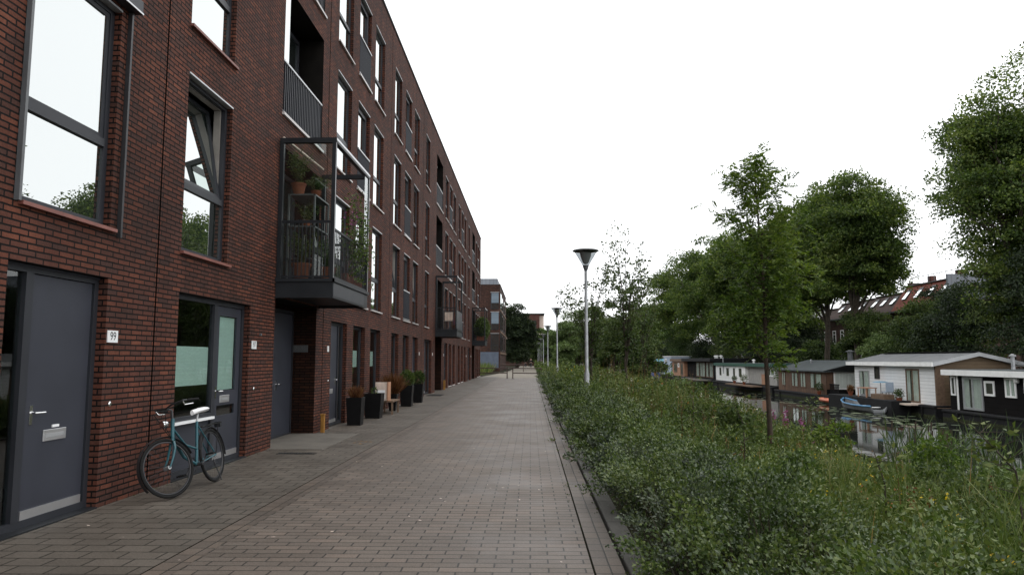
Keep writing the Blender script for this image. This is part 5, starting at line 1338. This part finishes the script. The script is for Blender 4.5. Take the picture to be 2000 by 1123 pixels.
# ---- rowan with feathery leaves
def rowan():
    rng = np.random.default_rng(9); x, y = 4.86, 15.0; b = float(gz(x, y))
    t = thing('young_rowan', 'young rowan tree with feathery light green leaves standing in the meadow', 'tree', (x, y, b))
    tk = MB(); tp = Vector((x-.1, y, 5.55))
    pts = [Vector((x+.03, y, b-.2)), Vector((x+.03, y, b+.7)), Vector((x-.0, y, 1.6)), Vector((x+.02, y, 3)), Vector((x-.05, y, 4.3)), tp]
    tk.tube(pts, [.062, .05, .042, .034, .022, .006], 10)
    V = []; 
    def at(z):
        for i in range(len(pts)-1):
            if pts[i].z <= z <= pts[i+1].z: return pts[i].lerp(pts[i+1], (z-pts[i].z)/(pts[i+1].z-pts[i].z))
        return tp
    prof = [(1.3, .4), (1.7, .75), (2.3, .92), (3.0, .95), (3.6, .95), (4.2, 1.0), (4.8, 1.0), (5.3, .8), (5.7, .5), (6.1, .25)]
    for k in range(138):
        z0 = rng.uniform(1.25, 5.5); a = rng.uniform(0, 6.28); z1 = z0+rng.uniform(.15, .7)
        R_ = np.interp(z1, [p[0] for p in prof], [p[1] for p in prof])*rng.uniform(.45, 1.08)
        s = at(z0); e = Vector((s.x+R_*math.cos(a), s.y+R_*math.sin(a), z1)); m1 = s.lerp(e, .5)+Vector((0, 0, .07))
        tk.tube([s, m1, e], [.008, .005, .002], 5, cap=False)
        for j in range(11):
            u = rng.uniform(.25, 1.05); p = s.lerp(m1, u*2) if u < .5 else m1.lerp(e, u*2-1)
            d = Vector((math.cos(a)*.6, math.sin(a)*.6, .05))+Vector(tuple(rng.normal(size=3)*.75)); d.normalize()
            ln = rng.uniform(.2, .32); n = 6
            side = d.cross(Vector((0, 0, 1))+Vector(tuple(rng.normal(size=3)*.25))); side.normalize()
            qs = np.linspace(.25, .95, n); rach = np.array([tuple(p+d*ln*q+Vector((0, 0, -.05*q*q))) for q in qs])
            for sg in (-1, 1):
                D = np.array(tuple(side*sg+d*.45))[None].repeat(n, 0)+rng.normal(size=(n, 3))*.1
                V.append(leaf_quads(rng, rach, D, .09*rng.uniform(.8, 1.15, n), .034))
            V.append(leaf_quads(rng, np.array([tuple(p+d*ln+Vector((0, 0, -.05)))]), np.array([tuple(d)]), .08, .03))
    tk.build('trunk', M['bark_red'], t, smooth=True); npmesh('crown', np.concatenate(V), 4, M['lf_rowan'], t)
rowan()

# ---- hedge of small leaved shrubs along the kerb
rng = np.random.default_rng(21)
def domes(y0, y1, step):
    """one row of rounded shrubs after another, each with its own height and girth"""
    res = []
    for y in np.arange(y0, y1, step):
        for x in np.arange(1.19, 2.35, .42):
            xx, yy = x+rng.normal()*.12, y+rng.normal()*step*.35
            if xx > 1.9 and rng.uniform() < .35: continue
            edge = .8 if xx < 1.35 else 1.0 if xx < 1.85 else .62
            res.append((xx, yy, rng.uniform(.26, .42), rng.uniform(.4, .82)*edge))
    return np.array(res)
DM = domes(2.3, 61, .5)
def hedge_top(x, y):
    z = np.full(np.shape(x), .1)
    for (cx, cy, r, h) in DM[DM[:, 1] < 30]:
        q = 1-((x-cx)**2+(y-cy)**2)/(r*1.1)**2; z = np.maximum(z, h*np.sqrt(np.clip(q, 0, 1)))
    return z
def dome_leaves(D_, per, L, nspray=15):
    """sprays of small leaves over each rounded shrub, with gaps between the sprays"""
    out = []; ns = len(D_)*nspray; C = np.repeat(D_, nspray, 0); d = unit(rng.normal(size=(ns, 3))); d[:, 2] = np.abs(d[:, 2])*.85+.12
    q = rng.uniform(.72, 1.22, ns); S = np.stack([C[:, 0]+d[:, 0]*C[:, 2]*q*1.1, C[:, 1]+d[:, 1]*C[:, 2]*q*1.1, np.maximum(.06, C[:, 3]*(.28+.72*d[:, 2]*q))], 1)
    k = max(4, per//nspray); n = ns*k; r = np.repeat(rng.uniform(.08, .19, ns), k)[:, None]; dd = np.repeat(d, k, 0)
    e = unit(rng.normal(size=(n, 3)))*rng.uniform(0, 1, (n, 1))**.5
    P = np.repeat(S, k, 0)+e*r*np.array([1, 1, .5])+dd*r*rng.uniform(-.3, 1.0, (n, 1))**1
    out.append(leaf_quads(rng, P, dd*1.0+e*.6+rng.normal(size=(n, 3))*.55, L*rng.uniform(.55, 1.35, n), L*.6*rng.uniform(.8, 1.2, n), .2))
    m = len(D_)*(per//6); C = np.repeat(D_, per//6, 0); d = unit(rng.normal(size=(m, 3))); d[:, 2] = np.abs(d[:, 2]); u = rng.uniform(.3, .85, m)
    P = np.stack([C[:, 0]+d[:, 0]*C[:, 2]*u, C[:, 1]+d[:, 1]*C[:, 2]*u, C[:, 3]*.9*d[:, 2]*u+.02], 1)
    out.append(leaf_quads(rng, P, rng.normal(size=(m, 3)), L*1.2, L*.8, .2)); return np.concatenate(out)
def dsel(a, b, k): q = DM[(DM[:, 1] >= a) & (DM[:, 1] < b)]; return q[(np.arange(len(q))*7) % 5 == k] if k < 2 else q[((np.arange(len(q))*7) % 5) >= 2]
for nm, mt_, k in (('hedge', 'lf_hedge', 2), ('hedge_grey_shrubs', 'lf_hedge2', 0), ('hedge_fresh_shrubs', 'lf_hedge3', 1)):
    V = np.concatenate([dome_leaves(dsel(2, 9, k), 2200, .03, 14), dome_leaves(dsel(9, 20, k), 950, .047, 11), dome_leaves(dsel(20, 62, k), 330, .075, 9)])
    tag(npmesh(nm, V, 4, M[mt_]), kind='stuff', label='low dense hedge of small leaved shrubs along the kerb')
# long shoots that stick out of the hedge
n = 420; y = 2.6+22*rng.uniform(0, 1, n)**1.5; x = rng.uniform(.85, 2.9, n); h = hedge_top(x, y); d_ = rng.normal(size=(n, 3))*[.5, .5, .2]+[-.1, 0, 1]; d_ = unit(d_); l_ = rng.uniform(.12, .36, n)
k = rng.uniform(0, 1, (n, 16, 1)); P = (np.stack([x, y, h*.9], 1)[:, None]+d_[:, None]*l_[:, None, None]*k+rng.normal(size=(n, 16, 3))*.012).reshape(-1, 3)
V2 = leaf_quads(rng, P, np.repeat(d_, 16, 0)*.5+rng.normal(size=(len(P), 3)), np.repeat(.024+.0016*y, 16)*rng.uniform(.7, 1.3, len(P)), np.repeat(.015+.001*y, 16))
tag(npmesh('hedge_shoots', V2, 4, M['lf_hedge']), kind='stuff')
n = 2600; y = rng.uniform(2.4, 26, n); x = rng.uniform(1.0, 2.7, n); h = hedge_top(x, y)
tw = leaf_quads(rng, np.stack([x, y, 0*x], 1), np.stack([rng.normal(size=n)*.3, rng.normal(size=n)*.3, 0*x+1], 1), h*rng.uniform(.8, 1.25, n), .008)
tag(npmesh('hedge_twigs', tw, 4, M['bark_red']), kind='stuff')

# ---- meadow: leafy stems, grass, flowers
def mh(x, y):
    """height the meadow may reach"""
    h = .34+.6*sm(11, 24, y)+.11*np.sin(x*1.3+y*.9)+.12*np.sin(y*2.1-x*1.7)+.08*np.sin(y*4.1+x*3.3)
    h = h*(1-.6*np.exp(-((x/np.maximum(y, 1)-.325)/.055)**2)*sm(6, 9, y)*(1-sm(15.2, 17, y)))      # shorter growth around the rowan
    return np.maximum(.14, h*(1-.42*sm(6.5, 10.5, x)))
def meadow(n, y0, y1, x0, x1, per, L, Wd, kind):
    y = y0+(y1-y0)*rng.uniform(0, 1, n)**1.2; x = rng.uniform(x0, x1, n); g = gz(x, y); ok = g > WZ-.15
    x, y, g = x[ok], y[ok], g[ok]; n = len(x)
    patch = np.sin(x*1.7+1.1*np.sin(y*.8))+np.sin(y*1.3+x*.6)
    if kind == 'grass':
        ok = patch > -.7; x, y, g = x[ok], y[ok], g[ok]; n = len(x)
        P = np.repeat(np.stack([x, y, g], 1), per, 0)+rng.normal(size=(n*per, 3))*[.06, .06, .0]
        D = rng.normal(size=(n*per, 3))*[.3, .3, .1]+[0, 0, 1]; hh = np.repeat(mh(x, y), per)*rng.uniform(.4, 1.3, n*per)
        return leaf_quads(rng, P, D, hh, Wd)
    h = mh(x, y)*rng.uniform(.3, 1.0, n)**.8*1.12; le = rng.normal(size=(n, 2))*.14
    k = rng.uniform(.35, 1.05, (n, per))
    P = np.stack([x[:, None]+le[:, :1]*k+rng.normal(size=(n, per))*.035, y[:, None]+le[:, 1:]*k+rng.normal(size=(n, per))*.035, g[:, None]+h[:, None]*k], 2).reshape(-1, 3)
    D = rng.normal(size=(n*per, 3))+[0, 0, .25]
    return leaf_quads(rng, P, D, L*rng.uniform(.5, 1.35, n*per), Wd*rng.uniform(.6, 1.3, n*per))
def tussocks(nc, y0, y1, per, L, rr_):
    y = y0+(y1-y0)*rng.uniform(0, 1, nc)**1.2; x = rng.uniform(2.3, 10.8, nc); r = rng.uniform(*rr_, nc); z = gz(x, y)+mh(x, y)*rng.uniform(.35, .95, nc)
    C = np.repeat(np.stack([x, y, z], 1), per, 0); D = unit(rng.normal(size=(nc*per, 3))+[0, 0, .3])
    P = C+D*np.repeat(r, per)[:, None]*rng.uniform(.3, 1.2, (nc*per, 1)); n = len(P); Lc = np.repeat(L*rng.uniform(.6, 1.6, nc), per)
    return leaf_quads(rng, P, D*.6+rng.normal(size=(n, 3)), Lc*rng.uniform(.6, 1.3, n), Lc*rng.uniform(.3, .6, n))
V = np.concatenate([meadow(6400, 3.0, 13, 1.9, 11.5, 15, .055, .022, 'leaf'), meadow(4000, 13, 28, 1.2, 11.8, 14, .09, .036, 'leaf'), meadow(3000, 28, 66, 1.2, 11.8, 13, .17, .075, 'leaf'), meadow(1600, 66, 150, .95, 11, 12, .36, .18, 'leaf'),
    tussocks(620, 3.4, 13, 130, .044, (.1, .24)), tussocks(420, 13, 30, 90, .075, (.15, .4)), tussocks(300, 30, 66, 60, .15, (.25, .6))])
tag(npmesh('meadow_plants', V, 4, M['lf_meadow']), kind='stuff', label='tall leafy meadow plants on the canal bank')
V = np.concatenate([meadow(5200, 3.2, 13, 1.9, 11.5, 9, 0, .0065, 'grass'), meadow(6500, 13, 30, 2.2, 11.8, 9, 0, .012, 'grass'), meadow(5000, 30, 75, 1.2, 11.8, 7, 0, .03, 'grass'),
    leaf_quads(rng, np.stack([rng.uniform(-13, -4.7, 4000), rng.uniform(67.5, 93, 4000), np.full(4000, -.03)], 1), rng.normal(size=(4000, 3))*[.3, .3, .1]+[0, 0, 1], rng.uniform(.5, 1.5, 4000), .07)])
tag(npmesh('meadow_grass', V, 4, M['lf_grass']), kind='stuff', label='long grass growing among the bank plants')
n = 900; x = rng.uniform(2.0, 9, n); y = rng.uniform(3.5, 30, n); g = gz(x, y)
tag(npmesh('dry_stems', leaf_quads(rng, np.stack([x, y, g], 1), rng.normal(size=(n, 3))*[.22, .22, .1]+[0, 0, 1], mh(x, y)*rng.uniform(1.0, 2.0, n), .011), 4, M['lf_dry']), kind='stuff')
# far bank grass, weeds in the path joints
n = 9000; x = 25.8+rng.uniform(0, 1, n)**1.5*12; y = rng.uniform(30, 170, n)
tag(npmesh('far_bank_grass', leaf_quads(rng, np.stack([x, y, gz(x, y)], 1), rng.normal(size=(n, 3))*[.4, .4, .1]+[0, 0, 1], rng.uniform(.4, 1.1, n), .12), 4, M['lf_bush']), kind='stuff')
def tufts(cs, n, h, w):
    P = []; 
    for (x, y) in cs: P.append(np.array([x, y, .0])+rng.normal(size=(n, 3))*[.02, .03, 0])
    P = np.concatenate(P); return leaf_quads(rng, P, rng.normal(size=(len(P), 3))*[.6, .6, .1]+[0, 0, .7], h*rng.uniform(.4, 1.2, len(P)), w)
cs = [(.46+rng.normal()*.012, y) for y in rng.uniform(4.8, 30, 26)]+[(.706+rng.normal()*.01, y) for y in rng.uniform(4.8, 30, 40)]+[(FX+.03, y) for y in rng.uniform(7.7, 12, 14)]
V = np.concatenate([tufts(cs, 8, .022, .008), tufts([(.42, 14.0)], 16, .09, .02)])
tag(npmesh('path_weeds', V, 4, M['lf_meadow']), kind='stuff')
def flowers(name, m, n, area, hz, s, per=3, lab=None):
    x = rng.normal(size=n)*area[2]+area[0]; y = rng.normal(size=n)*area[3]+area[1]; x = np.clip(x, 2.3, 11.5); z = gz(x, y)+mh(x, y)*rng.uniform(*hz, n)
    P = np.repeat(np.stack([x, y, z], 1), per, 0)+rng.normal(size=(n*per, 3))*s*.35
    return leaf_quads(rng, P, rng.normal(size=(n*per, 3))+[0, 0, .4], s*rng.uniform(.7, 1.2, n*per), s*.7)
tag(npmesh('yellow_flowers', np.concatenate([flowers('', 0, 60, (4.4, 10.2, .6, .9), (.7, 1.12), .026), flowers('', 0, 30, (5.0, 15, 2.0, 4), (.8, 1.1), .035), flowers('', 0, 30, (4, 7, .9, 1.2), (.8, 1.2), .028), flowers('', 0, 5, (2.9, 4.7, .15, .2), (1.0, 1.3), .04), flowers('', 0, 24, (4, 44, 2.0, 9), (.8, 1.05), .07)]), 4, M['fl_y']), kind='stuff')
tag(npmesh('white_flowers', np.concatenate([flowers('', 0, 70, (5, 14, 2, 4), (.8, 1.15), .03), flowers('', 0, 40, (6.5, 24, 2, 4), (.8, 1.1), .06), flowers('', 0, 30, (7.6, 13.5, .5, .6), (.8, 1.1), .04)]), 4, M['fl_w']), kind='stuff')
tag(npmesh('orange_seedheads', np.concatenate([flowers('', 0, 45, (4.2, 9.5, 1.2, 1.6), (.5, 1.05), .03), flowers('', 0, 30, (5.6, 14, 2.2, 4), (.6, 1.1), .04), flowers('', 0, 20, (3.2, 7, .5, 1.0), (.5, 1), .03)]), 4, M['fl_o']), kind='stuff')
tag(npmesh('purple_flowers', np.concatenate([flowers('', 0, 26, (5.2, 8, 1.6, 1.6), (.6, 1.1), .028), flowers('', 0, 20, (4, 12, 1, 2), (.7, 1.1), .03)]), 4, M['fl_p']), kind='stuff')
# purple loosestrife spikes by the water
t = thing('purple_loosestrife', 'clump of purple loosestrife spikes flowering at the water edge right of the rowan trunk', 'flower clump', (8.6, 23.6, float(gz(8.6, 23.6))))
P = []; S = MB()
for k in range(10):
    x, y = 8.7+rng.normal()*.45, 23.8+rng.normal()*.5; g = float(gz(x, y)); h = rng.uniform(1.25, 1.65); S.tube([(x, y, g-.1), (x+.03, y, g+h)], [.012, .005], 5)
    z = g+h*rng.uniform(.7, 1.02, 40); P = np.stack([x+.02+rng.normal(size=40)*.022, y+rng.normal(size=40)*.022, z], 1)
    npmesh('flower_spike', leaf_quads(rng, P, rng.normal(size=(40, 3)), .08, .055), 4, M['fl_p'], t)
S.build('stems', M['lf_meadow'], t)
# reeds
def reeds(label, cx, cy, n, h, sx, sy, heads=6):
    b = float(gz(cx, cy)); t = thing('reed_clump', label, 'reeds', (cx, cy, b), 'reeds at the water edge')
    x = cx+rng.normal(size=n)*sx; y = cy+rng.normal(size=n)*sy; g = np.maximum(gz(x, y), WZ-.2)
    D = rng.normal(size=(n, 3))*[.2, .2, .05]+[0, 0, 1]; hh = h*rng.uniform(.6, 1.15, n)
    lo = leaf_quads(rng, np.stack([x, y, g], 1), D, hh, .05, .2)
    tip = np.stack([x, y, g], 1)+unit(D)*hh[:, None]*.62
    lo2 = leaf_quads(rng, tip, D+rng.normal(size=(n, 3))*.45, hh*.5, .036)
    npmesh('leaves', np.concatenate([lo, lo2]), 4, M['lf_reed'], t)
    for k in range(heads):
        c = MB()
        xx, yy = cx+rng.normal()*sx, cy+rng.normal()*sy; g_ = max(float(gz(xx, yy)), WZ-.2); z = g_+h*rng.uniform(.75, .98)
        c.tube([(xx, yy, g_), (xx+.04, yy, z)], .006, 5); c.tube([(xx+.04, yy, z), (xx+.055, yy, z+.2)], .018, 8)
        c.build('cattail', M['bark_red'], t)
reeds('dense clump of tall reeds with brown cattails before the reflection of the white houseboat', 9.6, 17.8, 130, 2.0, .38, .5)
reeds('thinner reed clump right of the main reeds, near the black houseboat reflection', 11.0, 18.0, 70, 2.0, .45, .5, 3)
reeds('low reeds at the water edge in front of the small white houseboat reflection', 9.9, 29.5, 90, 1.5, .7, 1.4, 3)
reeds('short reeds at the right edge of the picture by the water', 11.2, 15.5, 60, 1.6, .4, .5, 2)
# lily pads
n = 260; c = np.concatenate([np.stack([rng.normal(size=n//2)*1.2+20.5, rng.uniform(36, 53, n//2)], 1), np.stack([rng.normal(size=n//2)*1.5+20.2, rng.uniform(52, 84, n//2)], 1)])
ang = np.linspace(.25, 6.03, 9)[None]+rng.uniform(0, 6.28, (n, 1)); rad = rng.uniform(.1, .24, (n, 1))
V = np.stack([c[:, :1]+rad*np.cos(ang), c[:, 1:]+rad*np.sin(ang), np.full((n, 9), WZ+.012)+rng.uniform(0, .01, (n, 1))], 2)
tag(npmesh('lily_pads', V, 9, M['lf_lily']), kind='stuff', label='floating lily pads along the houseboats')
# taller grass clumps in the foreground on the right
rng = np.random.default_rng(88); n = 76; cx = rng.uniform(2.3, 6.5, n); cy = rng.uniform(4.2, 12, n); ok = np.abs(cx/cy-.325) > .07; cx, cy = cx[ok], cy[ok]; n = len(cx)
P = np.repeat(np.stack([cx, cy, gz(cx, cy)], 1), 26, 0)+rng.normal(size=(n*26, 3))*[.05, .05, 0]; hh = np.repeat(rng.uniform(.5, .95, n)*(1-.25*sm(6, 11, cy)), 26)*rng.uniform(.6, 1.15, n*26); D = rng.normal(size=(n*26, 3))*[.2, .2, .05]+[0, 0, 1]
V = leaf_quads(rng, P, D, hh, .009); V2 = leaf_quads(rng, P+unit(D)*hh[:, None]*.6, D+rng.normal(size=(n*26, 3))*.5, hh*.5, .007)
tag(npmesh('tall_grass', np.concatenate([V, V2]), 4, M['lf_grass']), kind='stuff', label='clumps of tall grass in the foreground')
# shrubs that stand out of the meadow
GM = 'loose shrubs in the meadow'
for i, (x, y, h, r, lm, lb) in enumerate(((4.15, 14.9, .8, .45, 'lf_bush', 'dark round meadow shrub directly left of the rowan trunk'),
        (6.6, 16.2, 1.35, .5, 'lf_rowan', 'fresh green leafy shrub at the water edge right of the rowan trunk'),
        (5.6, 23.5, 1.5, .8, 'lf_bush', 'shrub at the far side of the meadow where the canal opens up'),
        (5.9, 28.5, 1.7, .9, 'lf_willow', 'pale willowy shrub in front of the small white houseboat'),
        (2.9, 8.2, .62, .4, 'lf_hedge3', 'low bright shrub in the foreground between hedge and meadow'),
        (4.7, 8.4, .8, .45, 'lf_bush', 'dark low shrub in the right foreground before the reeds'),
        (7.6, 14.2, 1.5, .6, 'lf_rowan', 'leafy shrub with light tips just left of the main reeds'),
        (6.6, 10.3, 1.25, .55, 'lf_willow', 'pale shrub at the right edge under the black houseboat'))):
    b = float(gz(x, y))
    tree('meadow_shrub', lb, (x, y, b), .3, .015, [(x, y, b+h*.55, r, r, h*.5)], 1500, .028+.0042*y, .014+.0024*y, lm, 200+i, 18, GM, f=(.25, .5), stems=2, cat='bush', limbs=9)
# docks and other upright stalks with rusty seed heads
rng = np.random.default_rng(77); n = 110
x = rng.uniform(2.3, 8, n); y = rng.uniform(5, 24, n); g = gz(x, y); h = mh(x, y)*rng.uniform(1.1, 1.9, n)
st = leaf_quads(rng, np.stack([x, y, g], 1), np.stack([rng.normal(size=n)*.08, rng.normal(size=n)*.08, np.ones(n)], 1), h, .014)
hd = np.stack([np.repeat(x, 16), np.repeat(y, 16), np.repeat(g, 16)+np.repeat(h, 16)*rng.uniform(.68, 1.0, n*16)], 1)+rng.normal(size=(n*16, 3))*.014
tag(npmesh('dock_stalks', np.concatenate([st, leaf_quads(rng, hd, rng.normal(size=(n*16, 3)), .03, .018)]), 4, M['lf_rust']), kind='stuff')
# single saplings standing above the meadow
def sapling(label, x, y, h, n, seed, bend=.1):
    rg = np.random.default_rng(seed); b = float(gz(x, y)); t = thing('sapling', label, 'sapling', (x, y, b), 'saplings in the meadow')
    pts = [Vector((x, y, b-.1)), Vector((x+bend*.2, y, b+h*.35)), Vector((x+bend*.1, y, b+h*.7)), Vector((x-bend, y+.05, b+h))]
    s = MB().tube(pts, [.011, .009, .007, .003], 6); P = []; D = []
    for k in range(n):
        u = rg.uniform(.3, 1)*2.999; i = int(u); p = pts[i].lerp(pts[i+1], u-i); a = rg.uniform(0, 6.28); d = Vector((math.cos(a), math.sin(a), rg.uniform(.0, .6)))
        if rg.uniform() < .4: l_ = rg.uniform(.08, .3); s.tube([p, p+d*l_], [.004, .0015], 4, cap=False); p = p+d*l_
        for q in range(3): P.append(tuple(p+Vector(tuple(rg.normal(size=3)*.02)))); D.append(tuple(d+Vector(tuple(rg.normal(size=3)*.6))))
    s.build('stem', M['bark'], t); npmesh('foliage', leaf_quads(rg, np.array(P), np.array(D), rg.uniform(.05, .085, len(P)), .036), 4, M['lf_meadow'], t)
sapling('bending dark stemmed sapling at the right edge of the foreground', 3.72, 5.75, 1.22, 46, 1, .28)
sapling('thin straight sapling standing left of the bending one in the foreground', 2.95, 6.2, .85, 26, 2, .05)
sapling('leafy sapling left of the rowan trunk halfway down the meadow', 3.0, 13.5, 1.15, 40, 3)
sapling('bare dark sapling in front of the thin alder trees', 4.2, 20, 1.35, 26, 4)
sapling('leafy sapling right of the rowan trunk near the brown houseboat reflection', 6.4, 16.6, 1.6, 60, 5)
sapling('sapling with large pale leaves before the black houseboat at the right', 6.9, 11.2, 1.55, 60, 6, .2)
sapling('slim sapling in the middle of the meadow between hedge and rowan', 2.95, 10.2, .95, 26, 7)
for o in bpy.data.objects:
    if '_l' in o: del o['_l']
